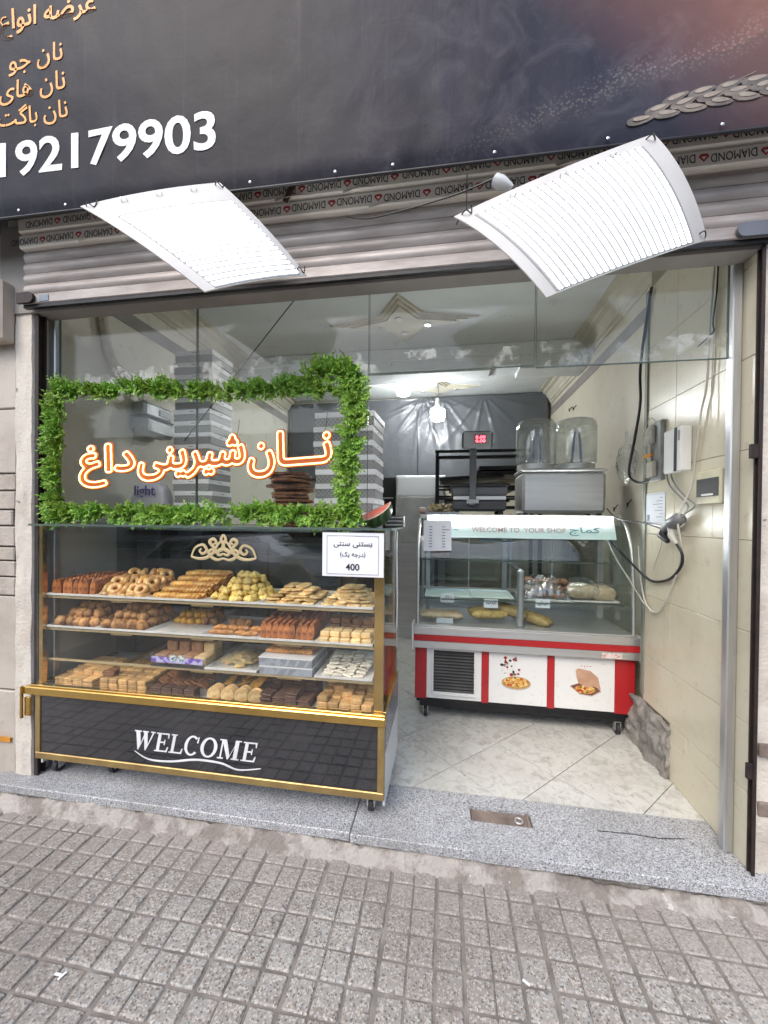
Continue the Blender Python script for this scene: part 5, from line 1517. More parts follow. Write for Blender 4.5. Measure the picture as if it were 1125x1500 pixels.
for k in range(14):
    m_ = MB()
    def slab(u, v, k=k):
        a = 2 * math.pi * u; q = min(1, 1.25 * math.sin(math.pi * min(.999, max(.001, v))) ** .5)
        r = .19 * q * (1 + .06 * math.sin(a * 3 + k))
        return (r * math.cos(a) * .9, r * .5 * math.sin(a) * 1.3, (v - .5) * .030 + .006 * mnoise.noise((math.cos(a) * 3, math.sin(a) * 3, k)))
    m_.grid(26, 7, slab)
    o = m_.build('flat_pastry', M_BREADPACK, label='dark brown glazed flat pastry, %s of the pile behind the glowing lettering' % (ords[k] if k == 0 else ords[k] + ' from the top'), cat='pastry', group='pile of dark flat pastries', smooth=70)
    o.location = ((pa.x + pb.x) / 2 + J(.022), 2.46 + J(.02), 1.417 + (13 - k) * .0255); o.rotation_euler = (J(.06), J(.06), J(1.5)); s = rnd.uniform(.82, 1.08); o.scale = (s, s * rnd.uniform(.9, 1.2), 1.15)
bagc = at_x(223, 716, -1.93)
bag = thing('sugar_bag', 'red and violet printed plastic bag lying behind the garland', 'bag', (bagc.x, bagc.y, 1.40))
def pillow(cx, cyy, cz, w, d, h, seed):
    def f(u, v):
        th = 2 * math.pi * u; ph = math.pi * (v - .5); c = abs(math.cos(ph)) ** .6 * (1 if math.cos(ph) > 0 else -1)
        ex = lambda t: abs(t) ** .28 * (1 if t > 0 else -1)
        n = 1 + .07 * mnoise.noise((math.cos(th) * 3 + seed, math.sin(th) * 3, ph * 3))
        return (cx + w / 2 * c * ex(math.cos(th)) * n, cyy + d / 2 * c * ex(math.sin(th)) * n, cz + h / 2 * math.sin(ph) * n)
    return f
m_ = MB(); m_.grid(28, 14, pillow(bagc.x, bagc.y, 1.40 + .145, .25, .10, .29, 2)); m_.build('sack', pm('printed_sack', (.70, .68, .72), .35, col2=(.48, .10, .12), scale=5, lo=.55, hi=.59), bag, smooth=70)
lettering('lettering', 'light', pm('violet_print', (.10, .06, .28), .5), bag, (bagc.x - .075, bagc.y - .066, 1.575), (1, 0, 0), (0, 0, 1), w=.15, offset=.015)
# gas meter, pipe
M_METER = pm('meter_grey_paint', (.30, .31, .31), .4, .2, col2=(.22, .22, .22), scale=9)
mt = thing('gas_meter', 'grey gas meter hung on the left wall behind the glass', 'gas meter', (-2.05, 2.44, 2.03))
part('lower_case', M_METER, (-2.1, -1.97, 2.30, 2.58, 2.02, 2.135), parent=mt, ch=.02); part('upper_case', M_METER, (-2.1, -1.985, 2.31, 2.57, 2.138, 2.235), parent=mt, ch=.015)
part('index_window', M_PAPER, (-1.983, -1.978, 2.44, 2.55, 2.165, 2.205), parent=mt); part('seam', M_DARKMETAL, (-2.09, -1.968, 2.295, 2.585, 2.1352, 2.1378), parent=mt)
m_ = MB(); m_.tube(smooth_path([(-2.085, 2.06, 2.80), (-2.083, 2.09, 2.62), (-2.08, 2.13, 2.46), (-2.075, 2.20, 2.40), (-2.07, 2.32, 2.36), (-2.06, 2.36, 2.30), (-2.05, 2.37, 2.23)], 7), .026, 12)
m_.build('gas_pipe', M_PIER, label='painted gas pipe bending down the left wall to the meter', cat='pipe', smooth=60)
m_ = MB(); m_.tube([at_y(120, 560, 2.35) * 0 + Vector((-2.05, 2.60, 2.07)), Vector((-1.98, 3.3, 2.05))], .008, 6); m_.build('gas_hose', M_WIRE, label='thin dark hose leading from the gas meter along the wall', cat='hose')

# ---------------------------------------------------------------- refrigerated counter
M_REDP = m_plaster('red_paint', (.42, .018, .022), (.30, .018, .02), .5, .8, 6, .3, .0003, (.20, .05, .045))
M_FWHITE = m_plaster('white_panel_enamel', (.76, .76, .74), (.62, .605, .57), .56, .85, 5, .3, .0002)
M_TEAL = emit('backlit_sign', (.40, .85, .78), .10); M_TUBE = emit('fluorescent_tube', (.95, 1.0, 1.0), 16.0)
M_FGLASS = glass('curved_glass', (.955, .985, .975), .012, .04)
M_FIN = pm('dark_grey_interior', (.10, .11, .115), .4, .3)
fr_ = thing('refrigerated_counter', 'red and white refrigerated display counter with curved glass', 'display fridge', (.49, 2.95, .1))
FX0, FX1, FY = -.19, 1.18, 2.62
def fp(name, mat, *boxes, ch=0.0, parent=None, smooth=None): return part(name, mat, *boxes, ch=ch, parent=parent or fr_, smooth=smooth)
fp('chassis', M_DARKMETAL, (FX0 + .03, FX1 - .03, FY + .03, 3.28, .185, .248), (FX0 + .01, FX1 - .01, FY + .012, FY + .028, .225, .255))
fp('body', M_FWHITE, (FX0 + .005, FX1 - .005, FY + .016, 3.30, .2555, .60))
for a, b in ((-.19, -.113), (.249, .295), (.661, .705), (1.064, 1.18)): fp('red_post', M_REDP, (a, b, FY - .004, FY + .0155, .25, .601), ch=.003)
for a, b in ((-.1125, .2485), (.2955, .6605), (.7055, 1.0635)):
    o = fp('white_panel', M_FWHITE, (a, b, FY, FY + .0155, .256, .601), ch=.002)
    if a < -.1: gp_ = o
fp('grille_frame', M_FWHITE, (-.078, .212, FY - .008, FY - .0005, .582, .597), (-.078, -.066, FY - .008, FY - .0005, .300, .5815), (.200, .212, FY - .008, FY - .0005, .300, .5815), parent=gp_, ch=.002)
m_ = MB(); m_.prism([(-.078, .285), (.212, .285), (.200, .306), (-.066, .306)], FY - .012, FY - .0005); m_.build('grille_sill', M_FWHITE, gp_)
fp('grille_recess', M_INK, (-.0655, .1995, FY - .002, FY - .0003, .3065, .5815), parent=gp_)
for k in range(13):
    zz = .318 + k * .0205
    m_ = MB(); m_.add([(-.065, FY - .003, zz), (.199, FY - .003, zz), (.199, FY - .009, zz - .009), (-.065, FY - .009, zz - .009), (-.065, FY - .003, zz + .003), (.199, FY - .003, zz + .003), (.199, FY - .011, zz - .007), (-.065, FY - .011, zz - .007)], [(0, 1, 2, 3), (7, 6, 5, 4), (0, 4, 5, 1), (3, 2, 6, 7), (0, 3, 7, 4), (1, 5, 6, 2)])
    m_.build('louvre', M_DARKMETAL, gp_)
fp('steel_band', M_STEEL, (FX0 - .008, FX1 + .008, FY - .04, FY + .06, .602, .652), (FX0 - .008, FX1 + .008, FY - .040, FY + .06, .691, .742), ch=.003)
fp('red_stripe', M_REDP, (FX0 - .007, FX1 + .007, FY - .044, FY + .055, .6525, .6905), ch=.002)
fp('corner_plate', M_FWHITE, (FX1 + .009, FX1 + .024, FY - .05, FY + .10, .59, .745), ch=.004); fp('corner_plate', M_FWHITE, (FX0 - .024, FX0 - .009, FY - .05, FY + .10, .59, .755), ch=.004)
fp('maker_plate', pm('pale_plate', (.75, .66, .62), .4, col2=(.55, .30, .27), scale=60, lo=.5, hi=.6), (.97, 1.085, FY - .0435, FY - .0405, .609, .642))
fp('steel_sill', M_STEEL, (FX0 + .0, FX1 - .0, FY - .025, FY + .06, .7425, .752), ch=.002)
fp('tank_wall', M_STEEL, (FX0 + .02, FX1 - .02, 3.24, 3.27, .6025, .90), (FX0 + .02, FX1 - .02, FY + .062, 3.24, .6025, .75))
# curved front glass
GP = [(FY + .0, .753), (FY + .004, .92), (FY + .016, 1.10), (FY + .04, 1.25), (FY + .075, 1.35), (FY + .12, 1.42), (FY + .18, 1.462)]
gpath = smooth_path([Vector((0, y, z)) for y, z in GP], 5)
def gl_sheet(x0, x1, name='front_glass'):
    n = len(gpath) - 1
    m_ = MB(); m_.sheet(1, n, lambda u, v: (x0 + (x1 - x0) * u, gpath[round(v * n)].y, gpath[round(v * n)].z), .006)
    return m_.build(name, M_FGLASS, fr_, smooth=60)
gl_sheet(FX0 + .028, .488); gl_sheet(.4915, FX1 - .028)
for x in (FX0 + .012, FX1 - .012):   # side panes with steel trim following the curve
    poly = [(p.y + .004, p.z) for p in gpath] + [(3.24, 1.462), (3.24, .753)]
    m_ = MB(); vs = [(x - .003, y, z) for y, z in poly] + [(x + .003, y, z) for y, z in poly]; n = len(poly)
    m_.add(vs, [tuple(range(n)), tuple(range(n, 2 * n))[::-1]] + [(i, (i + 1) % n, (i + 1) % n + n, i + n) for i in range(n)])
    m_.build('side_glass', M_FGLASS, fr_)
    m_ = MB(); m_.tube([(x, p.y, p.z) for p in gpath], .011, 8); m_.build('curved_trim', M_STEEL, fr_, smooth=60)
    fp('rear_post', M_STEEL, (x - .012, x + .012, 3.20, 3.238, .753, 1.46))
fp('roof', M_STEEL, (FX0 + .01, FX1 - .01, FY + .19, 3.27, 1.468, 1.498), ch=.004)
fp('lamp_housing', M_FWHITE, (FX0 + .06, FX1 - .08, FY + .135, FY + .185, 1.435, 1.494), ch=.003)
m_ = MB(); m_.tube([(FX0 + .10, FY + .128, 1.462), (FX1 - .11, FY + .128, 1.462)], .017, 10); m_.build('light_tube', M_TUBE, fr_, smooth=60)
m_ = MB(); sgn = [(FY + .118, 1.442), (FY + .082, 1.338), (FY + .086, 1.336), (FY + .122, 1.440)]
vs = [(x, y, z) for x in (FX0 + .10, FX1 - .085) for y, z in sgn]; m_.add(vs, [(0, 1, 2, 3), (7, 6, 5, 4), (0, 4, 5, 1), (1, 5, 6, 2), (2, 6, 7, 3), (3, 7, 4, 0)])
sgo = m_.build('sign_strip', M_TEAL, fr_)
up = Vector((0, sgn[0][0] - sgn[1][0], sgn[0][1] - sgn[1][1])).normalized(); nz_ = Vector((1, 0, 0)).cross(up)
on = lambda x, t: Vector((x, sgn[1][0], sgn[1][1])) + up * t + nz_ * .001
M_ROSE = pm('rose_lettering', (.62, .38, .38), .5); M_TEALINK = pm('teal_lettering', (.12, .30, .34), .5)
xa = at_y(691, 775, FY + .10).x; xb = at_y(829, 778, FY + .10).x
lettering('lettering', 'WELCOME TO  YOUR SHOP', M_ROSE, sgo, on(xa, .040), (1, 0, 0), up, w=xb - xa, offset=.006)
lettering('lettering', persian('کماج'), M_TEALINK, sgo, on(at_y(834, 778, FY + .10).x, .022), (1, 0, 0), up, w=.19, h=.062, offset=.004)
lettering('ornament_print', '~', M_TEALINK, sgo, on(at_y(664, 775, FY + .1).x, .05), (1, 0, 0), up, w=.035)
# inside
fp('inner_shelf', M_SHELFGLASS, (FX0 + .03, FX1 - .03, FY + .09, 3.10, .905, .911)); fp('inner_shelf', M_SHELFGLASS, (FX0 + .03, FX1 - .03, FY + .22, 3.14, 1.165, 1.171))
fp('shelf_edge', M_EDGE, (FX0 + .03, FX1 - .03, FY + .2178, FY + .2196, 1.165, 1.171), (FX0 + .03, FX1 - .03, FY + .0878, FY + .0896, .905, .911))
fp('mid_post', M_ALU, (.472, .516, FY + .02, FY + .05, .7525, 1.135), ch=.012); fp('mid_post', M_ALU, (.45, .49, 3.19, 3.22, .7525, 1.46), ch=.003)
fp('mid_arm', M_ALU, (.484, .504, FY + .0505, 3.19, 1.12, 1.134)); fp('inner_post', M_ALU, (FX1 - .09, FX1 - .05, 3.0, 3.03, .7525, 1.46), (FX0 + .05, FX0 + .08, 3.0, 3.03, .7525, 1.46))
for k, (a, b) in enumerate(((FX0 + .02, .2), (.19, .53), (.52, .85), (.84, FX1 - .02))): fp('rear_door', M_DARKGLASS, (a, b, 3.242 + .012 * (k % 2), 3.247 + .012 * (k % 2), .91, 1.46))
fp('rear_door_frame', M_ALU, (.515, .53, 3.236, 3.2415, .91, 1.46), (.835, .85, 3.236, 3.2415, .91, 1.46), (.19, .2, 3.236, 3.2415, .91, 1.46))
for x, y in ((-.12, 2.69), (1.10, 2.67), (-.12, 3.2), (1.1, 3.2)): caster(fr_, x, y, .1, .186, .034)
# printed stickers on the white panels
def m_pizza():
    m, N, L, P = nt('pizza_print'); v = coords(N)
    vo = N.new('ShaderNodeTexVoronoi'); vo.inputs['Scale'].default_value = 75; L.new(v, vo.inputs['Vector'])
    sc = N.new('ShaderNodeSeparateColor'); L.new(vo.outputs['Color'], sc.inputs[0])
    c = ramp(N, L, sc.outputs[0], [(0, (.62, .30, .06)), (.3, (.70, .45, .12)), (.5, (.42, .05, .02)), (.68, (.78, .58, .25)), (.82, (.10, .16, .03)), (.9, (.55, .12, .04))], 'CONSTANT')
    L.new(c, P.inputs['Base Color']); P.inputs['Roughness'].default_value = .4; return m
M_PIZZA = m_pizza(); M_CRUSTP = pm('crust_print', (.55, .33, .12), .4, col2=(.40, .2, .06), scale=40)
def sticker(name, polys, parent=fr_):
    for k, (nm, mat, pts) in enumerate(polys):
        m_ = MB(); m_.prism(pts, FY - .0006 - .0005 * (k + 1), FY - .0002); m_.build(nm, mat, parent)
ell = lambda cx, cz, a, b, n=26: [(cx + a * math.cos(2 * math.pi * i / n), cz + b * math.sin(2 * math.pi * i / n)) for i in range(n)]
sticker('pizza', [('pan_print', pm('pan_print', (.60, .60, .58), .4), ell(.468, .392, .092, .042)), ('crust_print', M_CRUSTP, ell(.468, .398, .090, .041)), ('topping_print', M_PIZZA, ell(.468, .403, .078, .033))])
m_ = {}
rr = random.Random(4)
for k in range(22):
    x = .42 + rr.uniform(-.045, .05) + (.0 if k < 12 else .02); zz = .445 + rr.uniform(0, .12)
    c, nm = rr.choice((((.45, .03, .03), 'tomato_print'), ((.05, .16, .03), 'herb_print'), ((.03, .03, .03), 'olive_print'), ((.62, .55, .5), 'onion_print'), ((.45, .03, .03), 'tomato_print')))
    if nm not in m_: m_[nm] = (MB(), pm(nm, c, .4))
    m_[nm][0].prism(ell(x, zz, rr.uniform(.005, .012), rr.uniform(.004, .011), 9), FY - .0012 - .0001 * k, FY - .0002)
for nm, (mb_, mt_) in m_.items(): mb_.build(nm, mt_, fr_)
M_CARD = pm('carton_print', (.58, .36, .24), .5, col2=(.48, .28, .18), scale=14)
sticker('box', [('box_shadow_print', pm('box_edge_print', (.66, .62, .58), .5), [(.80, .40), (.86, .352), (.93, .345), (.985, .378), (.985, .386), (.80, .408)]),
                ('box_base_print', pm('dark_carton_print', (.25, .09, .06), .5), [(.802, .405), (.86, .358), (.93, .352), (.982, .385), (.945, .418), (.85, .425)]),
                ('pizza_print', M_PIZZA, ell(.888, .388, .062, .026)),
                ('box_lid_print', M_CARD, [(.848, .428), (.838, .462), (.832, .505), (.845, .520), (.92, .508), (.965, .468), (.982, .392), (.94, .412), (.90, .402)])])
for k in range(4):
    x = .862 + k * .018; sticker('spark', [('spark_print', M_ROSE, [(x, .532), (x + .007, .532), (x + .009, .540), (x + .002, .540)])])
# trays and bread inside the fridge
M_GTRAY = pm('mint_tray', (.70, .78, .74), .35, col2=(.62, .70, .66), scale=6)
FT = ((-.135, .19, 'empty pale tray at the left of the fridge shelf'), (.185, .468, 'empty pale tray beside the fridge divider'), (.522, .85, 'white tray of bagged date bread in the fridge'), (.835, 1.13, 'white tray of wrapped loaves at the right of the fridge'))
for k, (a, b, lab) in enumerate(FT):
    o = tray(a, b, 2.735, 3.03, .9115 + .004 * (k % 2), lab, M_GTRAY if k < 2 else M_TRAY); o['group'] = 'trays on the fridge shelf'
for (px, py, body, lab) in ((655, 876, 'شکلاتی', 'small white price tag at the leftmost fridge tray'), (719, 884, 'کرم فیلد', 'small white price tag at the tray beside the divider'), (795, 884, 'خرمایی', 'small white price tag under the bagged date bread')):
    p = at_y(px, py, 2.722)
    tg = thing('price_tag', lab, 'price tag', tuple(p), 'price tags in the fridge')
    m_ = MB(); m_.box(p.x - .047, p.x + .047, 2.7215, 2.7225, p.z - .03, p.z + .03); m_.build('card', M_PAPER, tg)
    lettering('lettering', persian(body), M_INK, tg, (p.x, 2.7210, p.z - .014), (1, 0, 0), (0, 0, 1), w=.066, h=.032, align='C', offset=.006)
M_BAGBREAD = crust('bagged_bread', (.42, .22, .14), (.27, .12, .07), .35, .004, 40, 25, .3); M_LOAF = crust('pale_loaf', (.66, .52, .34), (.52, .36, .20), .45, .003, 50)
M_OLIVE = crust('golden_flat_bread', (.42, .30, .09), (.28, .18, .05), .4, .004, 45)
def ringpack(cx, cyy, cz, r, label, s, mat=M_BAGBREAD, rt=.022):
    m_ = MB(); rt *= .8; m_.tube([(cx + r * math.cos(a), cyy + r * .9 * math.sin(a), cz + .01 * mnoise.noise((a * 2, s, 0))) for a in [2 * math.pi * i / 20 for i in range(20)]], [rt * (1 + .5 * mnoise.noise((i * .9, s, 1))) for i in range(20)], 8, closed=True)
    return m_.build('bagged_bread_ring', mat, label=label, cat='bread', group='bagged bread rings in the fridge', smooth=80)
for k, (cx, cyy, cz, r) in enumerate(((.605, 2.84, .95, .074), (.745, 2.83, .95, .076), (.62, 2.86, .99, .070), (.755, 2.85, .992, .072), (.65, 2.90, 1.035, .066), (.77, 2.89, 1.03, .070))):
    ringpack(cx, cyy, cz, r, 'brown bread ring in a clear bag on the fridge tray, %s' % ('lowest at the left', 'lowest at the right', 'left one in the middle', 'right one in the middle', 'topmost at the left', 'topmost at the right')[k], k)
m_ = MB(); m_.sheet(44, 28, lambda u, v: (.53 + .31 * u, 2.745 + .25 * v, .925 + .165 * (math.sin(math.pi * u) ** .5) * min(1, v * 4) ** .5 * (1 - .2 * v) + .026 * mnoise.noise((u * 9, v * 9, 3)) + .012 * mnoise.noise((u * 25, v * 21, 7))), .0005)
m_.build('plastic_bag', M_CRINKLE, label='crinkled clear bag over the date bread rings in the fridge', cat='bag', smooth=70)
for k, (cx, w, lab) in enumerate(((.925, .20, 'pale sliced loaf in a clear bag leaning on the right fridge tray'), (1.065, .15, 'round pale bun in a clear bag at the far right fridge tray'))):
    t = thing('wrapped_loaf', lab, 'bread', (cx, 2.87, .92))
    m_ = MB(); m_.grid(22, 12, pillow(cx, 2.87, .975 - .01 * k, w, .18, .105, k + 5)); m_.build('loaf', M_LOAF, t, smooth=70)
    m_ = MB()
    def wr(u, v, f=pillow(cx, 2.87, .978 - .01 * k, w + .022, .20, .13, k + 9)):
        p = f(u, v); return (p[0] + .010 * mnoise.noise((u * 30, v * 12, 1)) + (.06 * max(0, v - .75) if k == 0 else 0), p[1] + .010 * mnoise.noise((u * 30, v * 12, 5)), p[2] + (.12 * max(0, v - .8) if k == 0 else .02 * max(0, v - .8)))
    m_.grid(34, 16, wr); m_.build('wrapper', M_CRINKLE, t, smooth=70)
for k, (cx, cyy, w, d, lab, rot) in enumerate(((-.02, 2.77, .30, .14, 'long golden bread lying at the left of the fridge floor', 0), (.30, 2.80, .26, .17, 'golden flat bread in the middle of the fridge floor', .2), (.46, 2.83, .26, .12, 'golden flat bread leaning behind the divider post', -.5), (.60, 2.79, .26, .11, 'golden flat bread slanting right of the divider post', -.6))):
    m_ = MB(); f = pillow(0, 0, 0, w, d, .05 + .02 * (k > 0), k * 4); m_.grid(26, 12, f)
    o = m_.build('flat_bread', M_OLIVE if k else M_LOAF, label=lab, cat='bread', group='breads on the fridge floor', smooth=70); o.location = (cx, cyy, .79 + .018 * (k % 3)); o.rotation_euler = (.05, .16 * (k > 1), rot)
m_ = MB(); m_.box(-.05, .06, 2.655, 2.656, .756, .79); m_.build('white_slip', M_PAPER, label='white paper slip at the bottom left of the fridge glass', cat='paper slip')
m_ = MB(); m_.grid(20, 10, pillow(-.03, 2.98, 1.20, .15, .14, .05, 3)); m_.build('bagged_loaf', M_BAGBREAD, label='small bagged brown loaf on the upper left fridge shelf', cat='bread', smooth=70)
m_ = MB(); m_.sheet(8, 8, lambda u, v: (.26 + .24 * u, 2.84 + .26 * v, 1.305 + .004 * math.sin(u * 6)), .002); m_.build('foam_tray', M_WHITE, label='white foam sheet lying high inside the fridge', cat='tray')
bl = glass('blue_film', (.45, .62, .85), .2, .12)
m_ = MB(); m_.sheet(30, 8, lambda u, v: (-.1 + 1.15 * u, 2.80 + .30 * v, 1.325 + .010 * mnoise.noise((u * 14, v * 6, 0))), .001); m_.build('film_sheet', bl, label='blue tinted plastic film lying under the fridge lamp', cat='film')
# list of prices taped on the fridge
p1, p2 = at_y(621, 764, FY + .02), at_y(661, 808, FY + .02)
pl_ = thing('price_list', 'white price list taped to the upper left corner of the fridge glass', 'price list', (p1.x, FY, p2.z))
m_ = MB(); m_.sheet(6, 10, lambda u, v: (p1.x + (p2.x - p1.x) * u, FY - .004 + .03 * v * v, p2.z + (p1.z - p2.z + .01) * v + .008 * u * (1 - v)), .0006); m_.build('paper', M_PAPER, pl_)
m_ = MB()
for k in range(8):
    v = .15 + k * .095; y = FY - .0052 + .03 * v * v
    for (u, w) in ((.2, .02), (.66, .05 if k == 6 else .022)):
        x = p1.x + (p2.x - p1.x) * u; zz = p2.z + (p1.z - p2.z) * v; m_.box(x, x + w, y - .001, y, zz, zz + .0045)
m_.build('list_print', pm('list_print', (.12, .12, .15), .6), pl_)

# ---------------------------------------------------------------- on top of the fridge
M_SCALEG = pm('scale_grey', (.085, .088, .095), .42, col2=(.07, .072, .078), scale=5)
sca = thing('shop_scale', 'grey shop scale with a lit red display on a pole', 'scale', (.24, 2.95, 1.5))
def sp_(name, mat, *b, ch=0.0, parent=None): return part(name, mat, *b, ch=ch, parent=parent or sca)
sp_('foot', M_DARKMETAL, (.07, .10, 2.87, 2.9, 1.4985, 1.525), (.38, .41, 2.87, 2.9, 1.4985, 1.525), (.07, .10, 3.1, 3.13, 1.4985, 1.525), (.38, .41, 3.1, 3.13, 1.4985, 1.525))
sp_('base', M_SCALEG, (.05, .43, 2.85, 3.15, 1.526, 1.60), ch=.012); sp_('steel_edge', M_STEEL, (.055, .425, 2.846, 2.86, 1.603, 1.632), ch=.004)
sp_('platter', M_SCALEG, (.045, .435, 2.848, 3.16, 1.634, 1.70), ch=.01); sp_('tray_rim', M_DARKMETAL, (.03, .45, 2.85, 3.17, 1.7025, 1.725), ch=.006)
sp_('pole', M_SCALEG, (.168, .216, 2.82, 2.844, 1.56, 1.965), ch=.006); sp_('pole_clamp', M_METER, (.15, .234, 2.815, 2.8195, 1.575, 1.605), ch=.001)
hd = sp_('display_head', M_SCALEG, (.112, .326, 2.81, 2.85, 1.962, 2.092), ch=.018)
sp_('display_face', pm('display_face', (.42, .43, .44), .3), (.124, .314, 2.8065, 2.8095, 1.975, 2.08), parent=hd); sp_('display_window', M_INK, (.20, .278, 2.8045, 2.806, 2.0, 2.058), parent=hd)
M_REDLED = emit('red_digits', (1, .05, .08), 3.0)
for zz in (2.032, 2.005): lettering('digits', '0.00', M_REDLED, hd, (.206, 2.8040, zz), (1, 0, 0), (0, 0, 1), w=.068, h=.022, offset=.02)
jd = thing('juice_dispenser', 'steel twin bowl juice dispenser on top of the fridge', 'juice dispenser', (.81, 3.0, 1.5))
def jp(name, mat, *b, ch=0.0, parent=None): return part(name, mat, *b, ch=ch, parent=parent or jd)
jp('steel_body', M_STEEL, (.535, 1.085, 2.85, 3.16, 1.512, 1.80), ch=.02); jp('foot', M_DARKMETAL, (.55, .58, 2.88, 2.91, 1.4985, 1.5115), (1.04, 1.07, 2.88, 2.91, 1.4985, 1.5115), (.55, .58, 3.1, 3.13, 1.4985, 1.5115), (1.04, 1.07, 3.1, 3.13, 1.4985, 1.5115))
jp('top_plate', M_STEEL, (.528, 1.092, 2.845, 3.165, 1.802, 1.822), ch=.006); jp('side_handle', M_ALU, (1.087, 1.12, 2.95, 3.0, 1.62, 1.79), ch=.004)
M_BOWL = glass('clear_bowl', (.965, .98, .98), .06, .10, None, .5); M_BLUE = pm('blue_paddle', (.05, .14, .42), .35, col2=(.25, .35, .55), scale=20)  # white mixed into the clear bowl stands for its highlights
for k, cx in enumerate((.652, .925)):
    Mb = Matrix.Translation((cx, 2.99, 0))
    m_ = MB(); m_.lathe([(.125, 1.823), (.13, 1.826), (.13, 1.862), (.122, 1.866), (.118, 1.85)], 28, Mb); m_.build('steel_ring', M_STEEL, jd, smooth=40)
    m_ = MB(); prof = [(.120, 1.866), (.138, 1.875), (.140, 1.90), (.141, 2.08), (.140, 2.13), (.134, 2.16), (.120, 2.18), (.09, 2.19), (.045, 2.194), (.0005, 2.195)]
    m_.lathe(prof + [(r * .975, z - .0035) for r, z in prof[::-1]], 36, Mb, cap=False); bo = m_.build('bowl', M_BOWL, jd, smooth=60)
    m_ = MB(); m_.lathe([(.141, 2.118), (.143, 2.122), (.143, 2.128), (.141, 2.132)], 36, Mb, cap=False); m_.build('lid_rim', M_BOWL, bo, smooth=60)
    m_ = MB(); m_.lathe([(.03, 1.83), (.026, 2.0), (.022, 2.11), (.012, 2.125)], 14, Mb); m_.build('column', M_CLEARPLASTIC, jd, smooth=60)
    m_ = MB()
    for dx in (-.026, .026): m_.tube([(cx + dx * 1.3, 2.96, 1.84), (cx + dx, 2.955, 1.98), (cx + dx * .5, 2.96, 2.10)], [.011, .010, .006], 8)
    m_.build('paddle', M_BLUE, jd, smooth=60)
    if k == 0:
        r2 = random.Random(3); m_ = MB()
        for i in range(160):
            a = r2.uniform(math.pi, 2 * math.pi); zz = r2.uniform(1.9, 2.12); p = Vector((cx + .1405 * math.cos(a), 2.99 + .1405 * math.sin(a), zz)); s = r2.uniform(.0015, .004)
            m_.lathe([(s * .2, -s * 1.2), (s, -s * .4), (s * .6, s * .8), (s * .1, s * 1.1)], 5, Matrix.Translation(p))
        o = m_.build('water_drops', M_CLEARPLASTIC, jd, smooth=80, kind='stuff')
eg = thing('pastry_carton', 'open carton of small pale pastries at the left on the fridge', 'carton', (.0, 2.95, 1.498))
part('carton', M_GREYBOX, (-.145, .10, 2.85, 3.05, 1.4985, 1.515), parent=eg, ch=.002)
m_ = MB(); r2 = random.Random(8)
for i in range(60):
    x, y, zz = r2.uniform(-.12, .085), r2.uniform(2.86, 3.04), 1.518 + r2.uniform(0, .055)
    m_.lathe([(.006, -.008), (.016, -.002), (.013, .009), (.003, .013)], 7, Matrix.Translation((x, y, zz)))
m_.build('small_pastries', crust('pale_small_pastry', (.66, .58, .36), (.30, .22, .10), .6, scale=50), eg, kind='stuff', smooth=70)
m_ = MB(); m_.grid(14, 10, pillow(-.165, 2.88, 1.525, .06, .07, .05, 4)); m_.build('pink_packet', pm('pink_packet', (.62, .34, .26), .4, col2=(.5, .42, .36), scale=20), label='small pinkish packet at the left corner of the fridge top', cat='packet', smooth=70)

# ---------------------------------------------------------------- back of the shop
def m_sheet():
    m, N, L, P = nt('grey_tarpaulin'); v = coords(N); n = noise(N, L, v, 2, 5)
    L.new(mixc(N, L, n.outputs['Fac'], (.085, .092, .10), (.115, .122, .13)), P.inputs['Base Color']); P.inputs['Roughness'].default_value = .30; P.inputs['Specular IOR Level'].default_value = .5
    n2 = noise(N, L, v, 9, 4); bump(N, L, P, n2.outputs['Fac'], .006); return m
M_TARP = m_sheet()
tp = thing('tarpaulin', 'grey plastic tarpaulin hung across the back of the shop', 'tarpaulin', (-.4, 4.93, 2.0))
anchors = [(-.30, 2.97), (-.05, 2.98), (.45, 2.99)]
def tarp(u, v):
    x = -2.05 + 3.26 * u; zz = 1.99 + v * (.99 + .035 * u)
    y = 4.93
    for ax, az in anchors:
        dx, dz = x - ax, az + .03 - zz
        r = math.hypot(dx, dz); a = math.atan2(dx, dz)
        y -= .022 * math.exp(-r / .45) * max(0, math.sin(a * 13 + ax * 9)) ** 3 * min(1, r * 8)
    y -= .018 * mnoise.noise((x * 1.4, zz * 1.1, 2)) + .006 * mnoise.noise((x * 6, zz * 2.5, 6))
    return (x, y, zz)
m_ = MB(); m_.sheet(240, 60, tarp, .002); m_.build('sheet', M_TARP, tp, smooth=90)
m_ = MB(); m_.tube([(-.37, 4.905, 2.86), (-.352, 4.90, 2.45), (-.35, 4.905, 1.98)], .004, 5); m_.build('seam', M_DARKMETAL, tp)
m_ = MB(); m_.box(-2.05, 1.2, 4.90, 4.95, 1.965, 1.99, .003); m_.build('batten', M_DARKMETAL, tp)
ov = thing('steel_oven', 'pale steel oven standing under the tarpaulin at the back', 'oven', (-.3, 4.6, .1))
part('body', M_STEEL, (-.56, .0, 4.4, 4.88, .1, 1.96), parent=ov, ch=.006); part('door', pm('dull_steel', (.5, .5, .48), .5, .6), (-.54, -.02, 4.385, 4.3985, 1.2, 1.72), parent=ov, ch=.004); part('control_panel', M_LAMINATE, (-.54, -.02, 4.385, 4.3985, 1.73, 1.94), parent=ov, ch=.002)
dk = thing('dark_opening_box', 'black box standing in for the dark opening beside the oven at the back', 'dark opening', (-.8, 4.6, .1))  # black box added in place of a dark opening
part('body', M_DARKMETAL, (-1.3, -.58, 4.5, 4.88, .1, 1.95), parent=dk, ch=.004); part('shelf', M_METER, (-1.28, -.60, 4.42, 4.498, 1.70, 1.715), parent=dk)
